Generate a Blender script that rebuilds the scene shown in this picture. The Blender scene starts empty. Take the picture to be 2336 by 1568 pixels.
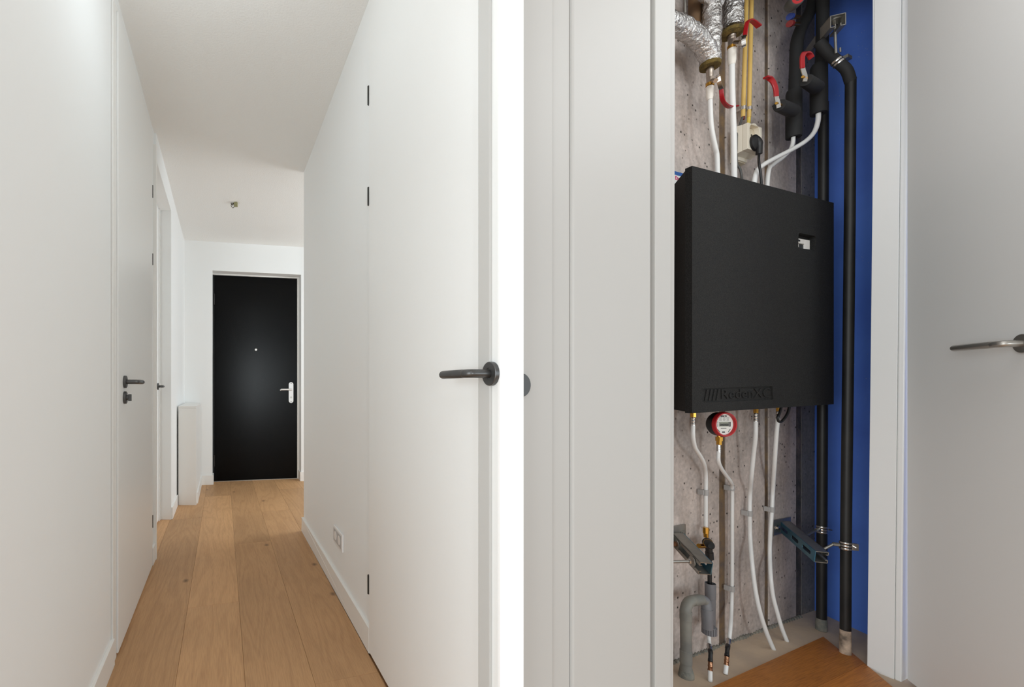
import bpy, bmesh, math, random
from mathutils import Vector, Matrix, noise
from mathutils.geometry import tessellate_polygon

random.seed(7)
SC = bpy.context.scene
COL = SC.collection
PI = math.pi
Z = Vector((0, 0, 1))

# ------------------------------------------------------------------ camera, world, lights, exposure
CAM_H, FPX, PX, HY = 1.05, 1000.0, 800.0, 882.0       # eye height, focal length and principal point of the 2336x1568 frame
cam = bpy.data.cameras.new('camera')
cam_o = bpy.data.objects.new('camera', cam)
COL.objects.link(cam_o)
cam.sensor_fit = 'HORIZONTAL'
cam.sensor_width = 36.0
cam.lens = 36.0 * FPX / 2336.0
cam.shift_x = (1168.0 - PX) / 2336.0
cam.shift_y = (HY - 784.0) / 2336.0
cam.clip_start = 0.02
cam_o.location = (0, 0, CAM_H)
cam_o.rotation_euler = (PI / 2, 0, 0)
SC.camera = cam_o

SC.view_settings.view_transform = 'Standard'
SC.view_settings.look = 'None'
SC.view_settings.gamma = 1.0
SC.view_settings.use_curve_mapping = False
SC.view_settings.exposure = 0.0
SC.cycles.max_bounces = 14
SC.cycles.diffuse_bounces = 10

world = bpy.data.worlds.new('world')
SC.world = world
world.use_nodes = True
bg = world.node_tree.nodes['Background']
bg.inputs[0].default_value = (0.92, 0.97, 1.0, 1)
bg.inputs[1].default_value = 0.52


def area_light(name, loc, target, sx, sy, power, color=(1, 0.98, 0.95)):
    l = bpy.data.lights.new(name, 'AREA')
    l.shape = 'RECTANGLE'
    l.size, l.size_y, l.energy, l.color = sx, sy, power, color
    o = bpy.data.objects.new(name, l)
    COL.objects.link(o)
    o.location = loc
    o.rotation_euler = (Vector(target) - Vector(loc)).to_track_quat('-Z', 'Y').to_euler()
    return o


def point_light(name, loc, power, radius=0.16, color=(1.0, 0.98, 0.95)):
    l = bpy.data.lights.new(name, 'POINT')
    l.energy, l.shadow_soft_size, l.color = power, radius, color
    o = bpy.data.objects.new(name, l)
    COL.objects.link(o)
    o.location = loc
    return o


area_light('rear_fill', (4.6, -3.2, 1.3), (-0.6, 1.6, 1.1), 3.0, 2.4, 74, (0.87, 0.955, 1.0))  # added soft source at right rear, brightens the left hall wall
area_light('rear_fill_2', (-2.7, -1.9, 1.3), (1.3, 1.5, 1.1), 2.4, 2.4, 92, (0.89, 0.965, 1.0))  # added soft source at left rear, brightens closet and right-hand doors
area_light('rear_fill_3', (0.7, -6.5, 1.25), (-0.8, 3.0, 1.2), 0.9, 1.7, 125, (0.88, 0.96, 1.0))  # unseen rear window, placed for the glow on the black door
area_light('vestibule_fill', (1.5, 3.95, 1.5), (-0.9, 3.9, 1.1), 1.2, 2.0, 33, (0.87, 0.955, 1.0))  # added out of sight round the corner to lift the far hall
point_light('hall_fill', (-0.45, 1.35, 2.3), 3.0, 0.2, (0.87, 0.955, 1.0))  # added fill under the ceiling, no fitting hangs here
point_light('hall_fill_2', (-0.12, -0.3, 1.9), 4.5, 0.2, (0.87, 0.955, 1.0))  # added fill behind the camera for the middle of the hall
point_light('closet_fill', (1.32, 0.82, 2.2), 8.0, 0.3, (0.92, 0.97, 1.0))  # added fill ahead of the closet opening, not an installed light


# ------------------------------------------------------------------ pixel + depth -> place
def P(px, py, Y):
    return Vector(((px - PX) / FPX * Y, Y, CAM_H + (HY - py) / FPX * Y))


def G(px, py, z=0.0):
    Y = (CAM_H - z) / ((py - HY) / FPX)
    return Vector(((px - PX) / FPX * Y, Y, z))


# hall frame: axis AX runs along the hall, LX across the end wall
AX = Vector((-0.292, 1, 0)).normalized()
NX = Vector((AX.y, -AX.x, 0))                           # across the hall, to the right
LX = Vector((5.2, 1, 0)).normalized()


def H(c, Y, z=0.0):                                     # point on the hall line X = c - .292 Y
    return Vector((c - 0.292 * Y, Y, z))


CL, CR = -0.406, 0.573                                  # faces of left leaf / right leaf
CEIL = 2.60


def hy(px, c):                                          # depth at which hall line c shows at column px
    return c / ((px - 508.0) / FPX)


# closet frame: UD along the concrete wall, OD out of it
W0 = Vector((1.3378, 1.7129, 0))
UD = Vector((0.927, 0.375, 0)).normalized()
OD = Vector((0.375, -0.927, 0)).normalized()


def C(u, z, d):
    return W0 + UD * u + OD * d + Z * z


def uz(px, py, d):
    t = (px - PX) / FPX
    b = W0 + OD * d
    u = (t * b.y - b.x) / (UD.x - t * UD.y)
    Y = b.y + UD.y * u
    return u, CAM_H + (HY - py) / FPX * Y


def cw(px, py, d):
    u, z = uz(px, py, d)
    return C(u, z, d)


def pw(w, px, d):                                       # radius of an upright tube that shows w pixels wide
    t = (px - PX) / FPX
    return w * cw(px, 800, d).y / FPX / 2 / math.sqrt(1 + t * t)


# ------------------------------------------------------------------ materials
def lin(c):
    return tuple(((x / 255) / 12.92 if x / 255 <= 0.04045 else ((x / 255 + 0.055) / 1.055) ** 2.4) for x in c) + (1,)


def mat(name, rgb, rough=0.5, metal=0.0, bump=None, var=None, spec=0.5):
    m = bpy.data.materials.new(name)
    m.use_nodes = True
    nt = m.node_tree
    b = nt.nodes['Principled BSDF']
    b.inputs['Base Color'].default_value = lin(rgb)
    b.inputs['Roughness'].default_value = rough
    b.inputs['Metallic'].default_value = metal
    b.inputs['Specular IOR Level'].default_value = spec
    tc = nt.nodes.new('ShaderNodeTexCoord')
    if var:                                             # (scale, amount, second colour)
        n = nt.nodes.new('ShaderNodeTexNoise')
        n.inputs['Scale'].default_value = var[0]
        n.inputs['Detail'].default_value = 6
        nt.links.new(tc.outputs['Object'], n.inputs['Vector'])
        r = nt.nodes.new('ShaderNodeMapRange')
        r.inputs['From Min'].default_value = 0.35
        r.inputs['From Max'].default_value = 0.7
        r.inputs['To Max'].default_value = var[1]
        nt.links.new(n.outputs['Fac'], r.inputs['Value'])
        mx = nt.nodes.new('ShaderNodeMixRGB')
        mx.inputs[1].default_value = lin(rgb)
        mx.inputs[2].default_value = lin(var[2])
        nt.links.new(r.outputs[0], mx.inputs[0])
        nt.links.new(mx.outputs[0], b.inputs['Base Color'])
    if bump:                                            # (scale, strength, distance)
        n = nt.nodes.new('ShaderNodeTexNoise')
        n.inputs['Scale'].default_value = bump[0]
        n.inputs['Detail'].default_value = 4
        nt.links.new(tc.outputs['Object'], n.inputs['Vector'])
        bp = nt.nodes.new('ShaderNodeBump')
        bp.inputs['Strength'].default_value = bump[1]
        bp.inputs['Distance'].default_value = bump[2]
        nt.links.new(n.outputs['Fac'], bp.inputs['Height'])
        nt.links.new(bp.outputs[0], b.inputs['Normal'])
    return m


M = {}
M['wall'] = mat('wall_paint', (240, 242, 242), 0.75, bump=(160, 0.05, 0.002), var=(1.6, 0.4, (242, 241, 240)))
M['ceiling'] = mat('ceiling_stucco', (241, 241, 239), 0.9, bump=(110, 0.45, 0.004))
M['gloss'] = mat('door_paint', (239, 240, 239), 0.38, bump=(8, 0.02, 0.002))
M['trim'] = mat('trim_paint', (238, 237, 234), 0.4)
M['panel'] = mat('darkened_door_paint', (192, 191, 188), 0.45, bump=(260, 0.04, 0.001))  # same off-white as the doors, darkened to offset stronger light on the front
M['pure'] = mat('jamb_paint', (252, 252, 252), 0.55)
M['black_door'] = mat('black_door_paint', (2, 2, 2), 0.25, spec=0.13)
M['gun'] = mat('gunmetal', (96, 96, 96), 0.38, metal=0.85, bump=(600, 0.1, 0.0005))
M['satin'] = mat('satin_steel', (176, 172, 166), 0.35, metal=0.8)
M['white_metal'] = mat('white_metal', (225, 224, 222), 0.3, metal=0.3)
M['hinge'] = mat('dark_hinge', (52, 50, 48), 0.5, metal=0.6)
M['white_plastic'] = mat('white_plastic', (236, 236, 236), 0.35)
M['grey_insert'] = mat('grey_insert', (186, 186, 186), 0.5)
M['dark_hole'] = mat('dark_hole', (35, 31, 28), 0.8)
M['wire'] = mat('dark_wire', (62, 56, 32), 0.6)
M['olive'] = mat('olive_block', (146, 142, 104), 0.6)
M['white_pipe'] = mat('white_pipe', (228, 228, 226), 0.3)
M['cream'] = mat('cream_plastic', (228, 220, 203), 0.42)
M['cream_dark'] = mat('cream_socket_well', (214, 202, 178), 0.5)
M['sleeve'] = mat('press_sleeve', (232, 226, 216), 0.4)
M['yellow'] = mat('yellow_conduit', (228, 192, 110), 0.45, var=(9, 0.5, (222, 184, 104)))
M['yellow2'] = mat('yellow_inner_conduit', (238, 212, 96), 0.45)
M['red'] = mat('red_grip', (158, 18, 26), 0.35)
M['red_ring'] = mat('red_ring', (178, 26, 32), 0.4)
M['red_dark'] = mat('red_cap', (120, 26, 22), 0.5)
M['blue_cap'] = mat('blue_cap', (44, 66, 140), 0.5)
M['brass'] = mat('brass', (206, 156, 70), 0.28, metal=1.0)
M['copper'] = mat('copper_ring', (164, 122, 94), 0.3, metal=1.0)
M['nickel'] = mat('nickel', (188, 176, 164), 0.3, metal=1.0)
M['chrome'] = mat('chrome_band', (205, 202, 198), 0.22, metal=1.0)
M['galv'] = mat('galvanised', (168, 166, 160), 0.42, metal=0.9, var=(30, 0.7, (140, 140, 136)), bump=(80, 0.1, 0.0006))
M['galv_blue'] = mat('blue_passivated', (66, 122, 150), 0.4, metal=0.75, var=(16, 0.8, (120, 150, 160)))
M['rubber'] = mat('black_rubber', (26, 26, 27), 0.75, var=(14, 0.5, (36, 36, 37)), bump=(300, 0.15, 0.0006))
M['black_pipe'] = mat('black_pipe', (16, 16, 17), 0.5, var=(7, 0.6, (44, 43, 40)), bump=(40, 0.15, 0.0008))
M['black'] = mat('black_plastic', (22, 22, 23), 0.42)
M['grey_cable'] = mat('grey_cable', (92, 92, 90), 0.5)
M['pvc'] = mat('grey_pvc', (116, 116, 120), 0.4, var=(10, 0.35, (104, 106, 106)))
M['pvc_dusty'] = mat('dusty_grey_pvc', (112, 112, 108), 0.55, var=(12, 0.9, (142, 140, 130)))
M['mortar'] = mat('mortar_collar', (110, 112, 106), 0.9, var=(30, 0.8, (150, 142, 128)), bump=(60, 0.8, 0.006))
M['clip'] = mat('grey_clip', (168, 166, 164), 0.4)
M['wool'] = mat('mineral_wool', (112, 92, 42), 0.95, var=(60, 0.9, (64, 54, 22)), bump=(240, 0.9, 0.004))
M['rust'] = mat('brown_pipe', (128, 98, 68), 0.8, var=(14, 0.8, (92, 76, 60)))
M['closet_floor'] = mat('screed', (204, 184, 160), 0.9, var=(7, 0.7, (176, 160, 146)), bump=(50, 0.3, 0.003))
M['joint'] = mat('mortar_joint', (96, 84, 76), 0.95, var=(22, 0.9, (132, 106, 72)), bump=(70, 0.7, 0.006))
M['dark_joint'] = mat('dark_mortar_joint', (62, 60, 56), 0.95, var=(12, 0.9, (120, 106, 96)), bump=(60, 0.8, 0.008))
M['sticker'] = mat('sticker_paper', (220, 220, 214), 0.5)
M['sticker_blue'] = mat('sticker_blue', (34, 84, 150), 0.5)
M['sticker_red'] = mat('sticker_magenta', (190, 30, 92), 0.5)
M['ink'] = mat('ink', (50, 50, 52), 0.6)
M['ink_soft'] = mat('pale_ink', (132, 132, 130), 0.6)
M['dial'] = mat('dial_face', (226, 226, 220), 0.45)
M['lcd'] = mat('lcd', (148, 152, 138), 0.35)
M['unit'] = mat('inner_unit', (224, 220, 214), 0.5)
M['unit_dark'] = mat('inner_unit_dark', (52, 55, 54), 0.4)


def epp():
    m = mat('foam_black', (40, 40, 39), 0.82, bump=(420, 0.35, 0.0012), spec=0.4)
    nt = m.node_tree
    b = nt.nodes['Principled BSDF']
    tc = nt.nodes.new('ShaderNodeTexCoord')
    n = nt.nodes.new('ShaderNodeTexNoise')
    n.inputs['Scale'].default_value = 330
    n.inputs['Detail'].default_value = 2
    nt.links.new(tc.outputs['Object'], n.inputs['Vector'])
    r = nt.nodes.new('ShaderNodeValToRGB')
    r.color_ramp.elements[0].position = 0.35
    r.color_ramp.elements[0].color = lin((15, 15, 15))
    r.color_ramp.elements[1].position = 0.75
    r.color_ramp.elements[1].color = lin((40, 40, 39))
    nt.links.new(n.outputs['Fac'], r.inputs[0])
    nt.links.new(r.outputs[0], b.inputs['Base Color'])
    return m


M['epp'] = epp()


def foil():
    m = mat('foil', (214, 212, 210), 0.24, metal=1.0)
    nt = m.node_tree
    b = nt.nodes['Principled BSDF']
    tc = nt.nodes.new('ShaderNodeTexCoord')
    v = nt.nodes.new('ShaderNodeTexVoronoi')
    v.feature = 'SMOOTH_F1'
    v.inputs['Scale'].default_value = 95
    n = nt.nodes.new('ShaderNodeTexNoise')
    n.inputs['Scale'].default_value = 120
    n.inputs['Detail'].default_value = 5
    n.inputs['Distortion'].default_value = 1.5
    nt.links.new(tc.outputs['Object'], v.inputs['Vector'])
    nt.links.new(tc.outputs['Object'], n.inputs['Vector'])
    a = nt.nodes.new('ShaderNodeMath')
    a.operation = 'ADD'
    nt.links.new(v.outputs['Distance'], a.inputs[0])
    nt.links.new(n.outputs['Fac'], a.inputs[1])
    bp = nt.nodes.new('ShaderNodeBump')
    bp.inputs['Strength'].default_value = 0.9
    bp.inputs['Distance'].default_value = 0.004
    nt.links.new(a.outputs[0], bp.inputs['Height'])
    nt.links.new(bp.outputs[0], b.inputs['Normal'])
    return m


M['foil'] = foil()


def concrete(name, c1, c2, c3):
    m = mat(name, c1, 0.9)
    nt = m.node_tree
    b = nt.nodes['Principled BSDF']
    tc = nt.nodes.new('ShaderNodeTexCoord')

    def noise_n(scale, detail, sx=1, sz=1):
        mp = nt.nodes.new('ShaderNodeMapping')
        mp.inputs['Scale'].default_value = (sx, sx, sz)
        n = nt.nodes.new('ShaderNodeTexNoise')
        n.inputs['Scale'].default_value = scale
        n.inputs['Detail'].default_value = detail
        nt.links.new(tc.outputs['Object'], mp.inputs[0])
        nt.links.new(mp.outputs[0], n.inputs['Vector'])
        return n

    def ramp(src, p0, p1):
        r = nt.nodes.new('ShaderNodeMapRange')
        r.inputs['From Min'].default_value = p0
        r.inputs['From Max'].default_value = p1
        nt.links.new(src, r.inputs['Value'])
        return r.outputs[0]

    def mix(f, a, bb, mode='MIX'):
        x = nt.nodes.new('ShaderNodeMixRGB')
        x.blend_type = mode
        for i, s in ((0, f), (1, a), (2, bb)):
            if isinstance(s, tuple) or isinstance(s, float):
                x.inputs[i].default_value = s
            else:
                nt.links.new(s, x.inputs[i])
        return x.outputs[0]

    big = noise_n(5, 5)
    fine = noise_n(70, 4)
    streak = noise_n(6, 5, 2.6, 0.55)
    c = mix(ramp(big.outputs['Fac'], 0.38, 0.66), lin(c1), lin(c2))
    st = ramp(streak.outputs['Fac'], 0.52, 0.72)
    sm = nt.nodes.new('ShaderNodeMath')
    sm.operation = 'MULTIPLY'
    sm.inputs[1].default_value = 0.4
    nt.links.new(st, sm.inputs[0])
    c = mix(sm.outputs[0], c, lin(c3))
    fm = nt.nodes.new('ShaderNodeMapRange')
    fm.inputs['From Min'].default_value = 0.3
    fm.inputs['From Max'].default_value = 0.7
    fm.inputs['To Min'].default_value = 0.82
    fm.inputs['To Max'].default_value = 1.12
    nt.links.new(fine.outputs['Fac'], fm.inputs['Value'])
    cc = nt.nodes.new('ShaderNodeVectorMath')
    cc.operation = 'SCALE'
    nt.links.new(c, cc.inputs[0])
    nt.links.new(fm.outputs[0], cc.inputs['Scale'])
    v = nt.nodes.new('ShaderNodeTexVoronoi')
    v.inputs['Scale'].default_value = 36
    nt.links.new(tc.outputs['Object'], v.inputs['Vector'])
    pit = ramp(v.outputs['Distance'], 0.20, 0.10)
    sel = ramp(noise_n(23, 3).outputs['Fac'], 0.47, 0.56)
    pm = nt.nodes.new('ShaderNodeMath')
    pm.operation = 'MULTIPLY'
    nt.links.new(pit, pm.inputs[0])
    nt.links.new(sel, pm.inputs[1])
    c2_ = mix(pm.outputs[0], cc.outputs[0], lin((44, 38, 34)))
    nt.links.new(c2_, b.inputs['Base Color'])
    bp = nt.nodes.new('ShaderNodeBump')
    bp.inputs['Strength'].default_value = 0.35
    bp.inputs['Distance'].default_value = 0.003
    nt.links.new(fine.outputs['Fac'], bp.inputs['Height'])
    nt.links.new(bp.outputs[0], b.inputs['Normal'])
    return m


M['concrete'] = concrete('raw_concrete', (200, 187, 179), (168, 158, 152), (140, 122, 106))
M['concrete_dark'] = concrete('old_concrete', (132, 126, 118), (110, 108, 102), (92, 82, 70))


def blue_paint():
    m = mat('blue_membrane', (102, 148, 250), 0.5, var=(3.0, 0.7, (84, 120, 220)), bump=(90, 0.12, 0.001))
    nt = m.node_tree
    b = nt.nodes['Principled BSDF']
    src = b.inputs['Base Color'].links[0].from_socket
    tc = nt.nodes.new('ShaderNodeTexCoord')
    v = nt.nodes.new('ShaderNodeTexVoronoi')
    v.inputs['Scale'].default_value = 90
    nt.links.new(tc.outputs['Object'], v.inputs['Vector'])
    n = nt.nodes.new('ShaderNodeTexNoise')
    n.inputs['Scale'].default_value = 9
    nt.links.new(tc.outputs['Object'], n.inputs['Vector'])
    r = nt.nodes.new('ShaderNodeMapRange')
    r.inputs['From Min'].default_value = 0.13
    r.inputs['From Max'].default_value = 0.06
    nt.links.new(v.outputs['Distance'], r.inputs['Value'])
    s = nt.nodes.new('ShaderNodeMapRange')
    s.inputs['From Min'].default_value = 0.56
    s.inputs['From Max'].default_value = 0.66
    nt.links.new(n.outputs['Fac'], s.inputs['Value'])
    a = nt.nodes.new('ShaderNodeMath')
    a.operation = 'MULTIPLY'
    nt.links.new(r.outputs[0], a.inputs[0])
    nt.links.new(s.outputs[0], a.inputs[1])
    mx = nt.nodes.new('ShaderNodeMixRGB')
    nt.links.new(a.outputs[0], mx.inputs[0])
    nt.links.new(src, mx.inputs[1])
    mx.inputs[2].default_value = lin((190, 200, 220))
    nt.links.new(mx.outputs[0], b.inputs['Base Color'])
    return m


M['blue'] = blue_paint()


def oak(name, light, dark, grain=0.55, knots=True, rough=0.55, ringamt=0.3, freq=85.0):
    """Grain runs along the object's own x axis; each plank is shifted by its Object Info random."""
    m = mat(name, light, rough)
    nt = m.node_tree
    b = nt.nodes['Principled BSDF']
    tc = nt.nodes.new('ShaderNodeTexCoord')
    oi = nt.nodes.new('ShaderNodeObjectInfo')
    add = nt.nodes.new('ShaderNodeVectorMath')
    add.operation = 'ADD'
    mul = nt.nodes.new('ShaderNodeVectorMath')
    mul.operation = 'SCALE'
    mul.inputs[0].default_value = (31.0, 17.0, 5.0)
    nt.links.new(oi.outputs['Random'], mul.inputs['Scale'])
    nt.links.new(tc.outputs['Object'], add.inputs[0])
    nt.links.new(mul.outputs[0], add.inputs[1])

    def nz(scale, sx, sy, detail=5, dist=0.0):
        mp = nt.nodes.new('ShaderNodeMapping')
        mp.inputs['Scale'].default_value = (sx, sy, 1)
        nt.links.new(add.outputs[0], mp.inputs[0])
        n = nt.nodes.new('ShaderNodeTexNoise')
        n.inputs['Scale'].default_value = scale
        n.inputs['Detail'].default_value = detail
        n.inputs['Distortion'].default_value = dist
        nt.links.new(mp.outputs[0], n.inputs['Vector'])
        return n.outputs['Fac']

    # cathedral figure: rings of a slow noise field stretched along the board
    slow = nz(1.0, 0.6, 6.0, 2, 0.3)
    k = nt.nodes.new('ShaderNodeMath')
    k.operation = 'MULTIPLY'
    k.inputs[1].default_value = freq
    nt.links.new(slow, k.inputs[0])
    sn = nt.nodes.new('ShaderNodeMath')
    sn.operation = 'SINE'
    nt.links.new(k.outputs[0], sn.inputs[0])
    ring = nt.nodes.new('ShaderNodeMapRange')
    ring.inputs['From Min'].default_value = -0.2
    ring.inputs['From Max'].default_value = 1.0
    ring.inputs['To Max'].default_value = ringamt
    nt.links.new(sn.outputs[0], ring.inputs['Value'])
    fib = nz(22, 0.7, 16.0, 4)
    f2 = nt.nodes.new('ShaderNodeMapRange')
    f2.inputs['From Min'].default_value = 0.4
    f2.inputs['From Max'].default_value = 0.72
    f2.inputs['To Max'].default_value = 0.6
    nt.links.new(fib, f2.inputs['Value'])
    sm = nt.nodes.new('ShaderNodeMath')
    sm.operation = 'ADD'
    nt.links.new(ring.outputs[0], sm.inputs[0])
    nt.links.new(f2.outputs[0], sm.inputs[1])
    gm = nt.nodes.new('ShaderNodeMath')
    gm.operation = 'MULTIPLY'
    gm.inputs[1].default_value = grain
    nt.links.new(sm.outputs[0], gm.inputs[0])
    mx = nt.nodes.new('ShaderNodeMixRGB')
    mx.use_clamp = True
    mx.inputs[1].default_value = lin(light)
    mx.inputs[2].default_value = lin(dark)
    nt.links.new(gm.outputs[0], mx.inputs[0])
    # board-to-board and patchy tone
    tone = nz(1.3, 1.0, 1.0, 3)
    tr = nt.nodes.new('ShaderNodeMapRange')
    tr.inputs['From Min'].default_value = 0.3
    tr.inputs['From Max'].default_value = 0.7
    tr.inputs['To Min'].default_value = 0.88
    tr.inputs['To Max'].default_value = 1.10
    nt.links.new(tone, tr.inputs['Value'])
    rr = nt.nodes.new('ShaderNodeMapRange')
    rr.inputs['To Min'].default_value = 0.9
    rr.inputs['To Max'].default_value = 1.12
    nt.links.new(oi.outputs['Random'], rr.inputs['Value'])
    mm = nt.nodes.new('ShaderNodeMath')
    mm.operation = 'MULTIPLY'
    nt.links.new(tr.outputs[0], mm.inputs[0])
    nt.links.new(rr.outputs[0], mm.inputs[1])
    sc = nt.nodes.new('ShaderNodeVectorMath')
    sc.operation = 'SCALE'
    nt.links.new(mx.outputs[0], sc.inputs[0])
    nt.links.new(mm.outputs[0], sc.inputs['Scale'])
    out = sc.outputs[0]
    if knots:
        mp = nt.nodes.new('ShaderNodeMapping')
        mp.inputs['Scale'].default_value = (1.0, 1.5, 1)
        nt.links.new(add.outputs[0], mp.inputs[0])
        v = nt.nodes.new('ShaderNodeTexVoronoi')
        v.voronoi_dimensions = '2D'
        v.inputs['Scale'].default_value = 1.15
        nt.links.new(mp.outputs[0], v.inputs['Vector'])
        kr = nt.nodes.new('ShaderNodeMapRange')
        kr.inputs['From Min'].default_value = 0.034
        kr.inputs['From Max'].default_value = 0.006
        kr.inputs['To Max'].default_value = 0.75
        nt.links.new(v.outputs['Distance'], kr.inputs['Value'])
        km = nt.nodes.new('ShaderNodeMixRGB')
        km.inputs[2].default_value = lin((84, 58, 36))
        nt.links.new(kr.outputs[0], km.inputs[0])
        nt.links.new(out, km.inputs[1])
        out = km.outputs[0]
    nt.links.new(out, b.inputs['Base Color'])
    bp = nt.nodes.new('ShaderNodeBump')
    bp.inputs['Strength'].default_value = 0.08
    bp.inputs['Distance'].default_value = 0.0008
    bp.invert = True
    nt.links.new(sm.outputs[0], bp.inputs['Height'])
    nt.links.new(bp.outputs[0], b.inputs['Normal'])
    return m


M['oak'] = oak('oak_board', (202, 158, 113), (150, 108, 70))
M['oak_dark'] = oak('shaded_brown_oak', (188, 120, 50), (112, 62, 18), grain=0.9, knots=False, rough=0.5, ringamt=0.06)  # hall oak in a browner tone, with closet shade darkened into it


# ------------------------------------------------------------------ mesh helpers
class MB:
    def __init__(s):
        s.v, s.f, s.s = [], [], []

    def add(s, vs, fs, smooth=False):
        o = len(s.v)
        s.v += [Vector(p) for p in vs]
        for f in fs:
            s.f.append([i + o for i in f])
            s.s.append(smooth)
        return s

    def hexa(s, p):                                     # p: 4 bottom, 4 top
        return s.add(p, [(3, 2, 1, 0), (4, 5, 6, 7), (0, 1, 5, 4), (1, 2, 6, 5), (2, 3, 7, 6), (3, 0, 4, 7)])

    def box(s, c, hx, hy_, hz, ax=None):
        a, b, w = ax or (Vector((1, 0, 0)), Vector((0, 1, 0)), Z)
        c = Vector(c)
        q = [c + a * (hx * i) + b * (hy_ * j) + w * (hz * k) for k in (-1, 1) for i, j in ((-1, -1), (1, -1), (1, 1), (-1, 1))]
        return s.hexa(q)

    def prism(s, bottom, top):                          # polygons with the same count
        n = len(bottom)
        fs = [tuple(reversed(range(n))), tuple(range(n, 2 * n))]
        fs += [(i, (i + 1) % n, n + (i + 1) % n, n + i) for i in range(n)]
        return s.add(list(bottom) + list(top), fs)

    def slab(s, poly, z0, z1):
        return s.prism([Vector((p[0], p[1], z0)) for p in poly], [Vector((p[0], p[1], z1)) for p in poly])

    def tube(s, path, r, n=16, caps=True, jit=None):
        path = [Vector(p) for p in path]
        m = len(path)
        rs = r if isinstance(r, (list, tuple)) else [r] * m
        tan = []
        for i in range(m):
            t = path[min(i + 1, m - 1)] - path[max(i - 1, 0)]
            tan.append(t.normalized())
        ref = Vector((0.31, 0.95, 0.05)) if abs(tan[0].z) > 0.7 else Z
        nn = (ref - tan[0] * ref.dot(tan[0])).normalized()
        vs, fs = [], []
        for i in range(m):
            if i:
                nn = (nn - tan[i] * nn.dot(tan[i])).normalized()
            bb = tan[i].cross(nn)
            for k in range(n):
                a = 2 * PI * k / n
                q = path[i] + (nn * math.cos(a) + bb * math.sin(a)) * rs[i]
                if jit:
                    q = q + (q - path[i]).normalized() * jit(q)
                vs.append(q)
        for i in range(m - 1):
            for k in range(n):
                fs.append((i * n + k, i * n + (k + 1) % n, (i + 1) * n + (k + 1) % n, (i + 1) * n + k))
        s.add(vs, fs, True)
        if caps:
            s.add(vs[:n], [tuple(reversed(range(n)))])
            s.add(vs[-n:], [tuple(range(n))])
        return s

    def lathe(s, p0, axis, prof, n=24, smooth=True, flat=()):
        """prof: (distance along axis, radius)"""
        axis = Vector(axis).normalized()
        ref = Z if abs(axis.z) < 0.8 else Vector((1, 0, 0))
        a = (ref - axis * ref.dot(axis)).normalized()
        b = axis.cross(a)
        for i in range(len(prof) - 1):
            (t0, r0), (t1, r1) = prof[i], prof[i + 1]
            ring = []
            for t, r in ((t0, r0), (t1, r1)):
                ring.append([p0 + axis * t + (a * math.cos(2 * PI * k / n) + b * math.sin(2 * PI * k / n)) * r for k in range(n)])
            if r0 < 1e-6:
                s.add([p0 + axis * t0] + ring[1], [(0, 1 + k, 1 + (k + 1) % n) for k in range(n)], smooth)
            elif r1 < 1e-6:
                s.add(ring[0] + [p0 + axis * t1], [(k, (k + 1) % n, n) for k in range(n)], smooth)
            else:
                s.add(ring[0] + ring[1], [(k, (k + 1) % n, n + (k + 1) % n, n + k) for k in range(n)], smooth and n > 8)
        return s

    def cyl(s, p0, p1, r, n=20, r1=None):
        p0, p1 = Vector(p0), Vector(p1)
        L = (p1 - p0).length
        r1 = r if r1 is None else r1
        return s.lathe(p0, p1 - p0, [(0, 0), (0, r), (L, r1), (L, 0)], n)

    def ball(s, c, r, n=16, m=8):
        c = Vector(c)
        return s.lathe(c, Z, [(-r * math.cos(PI * i / m), max(r * math.sin(PI * i / m), 0)) for i in range(m + 1)], n)

    def ribbon(s, path, wdir, w, t):
        path = [Vector(p) for p in path]
        wdir = Vector(wdir).normalized()
        m = len(path)
        ws = w if isinstance(w, (list, tuple)) else [w] * m
        vs = []
        for i in range(m):
            tg = (path[min(i + 1, m - 1)] - path[max(i - 1, 0)]).normalized()
            nrm = tg.cross(wdir).normalized()
            wd = nrm.cross(tg)
            for a, b in ((-1, -1), (1, -1), (1, 1), (-1, 1)):
                vs.append(path[i] + wd * (a * ws[i] / 2) + nrm * (b * t / 2))
        fs = [(3, 2, 1, 0), tuple(4 * (m - 1) + k for k in range(4))]
        for i in range(m - 1):
            for k in range(4):
                fs.append((4 * i + k, 4 * i + (k + 1) % 4, 4 * i + 4 + (k + 1) % 4, 4 * i + 4 + k))
        return s.add(vs, fs)

    def plate(s, outer, holes, to3d, thick):
        """flat plate with holes; to3d(a, b, depth)"""
        loops = [outer] + holes
        flat = [p for l in loops for p in l]
        tris = tessellate_polygon([[Vector((p[0], p[1], 0)) for p in l] for l in loops])
        for dep in (0, thick):
            s.add([to3d(p[0], p[1], dep) for p in flat], [tuple(t) for t in tris])
        for l in loops:
            n = len(l)
            s.add([to3d(p[0], p[1], 0) for p in l] + [to3d(p[0], p[1], thick) for p in l],
                  [(i, (i + 1) % n, n + (i + 1) % n, n + i) for i in range(n)])
        return s

    def build(s, name, m, parent=None, bevel=0.0, seg=2):
        org = parent.matrix_world.translation if parent is not None else Vector((0, 0, 0))
        if parent is not None:
            org = Vector(parent.get('_org', (0, 0, 0)))
        me = bpy.data.meshes.new(name)
        me.from_pydata([p - org for p in s.v], [], s.f)
        me.polygons.foreach_set('use_smooth', s.s)
        bm = bmesh.new()
        bm.from_mesh(me)
        bmesh.ops.remove_doubles(bm, verts=bm.verts, dist=1e-5)
        bmesh.ops.recalc_face_normals(bm, faces=bm.faces)
        for e in bm.edges:
            if len(e.link_faces) == 2 and e.calc_face_angle(0) > 0.7:
                e.smooth = False
        bm.to_mesh(me)
        bm.free()
        me.materials.append(m)
        o = bpy.data.objects.new(name, me)
        COL.objects.link(o)
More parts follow.
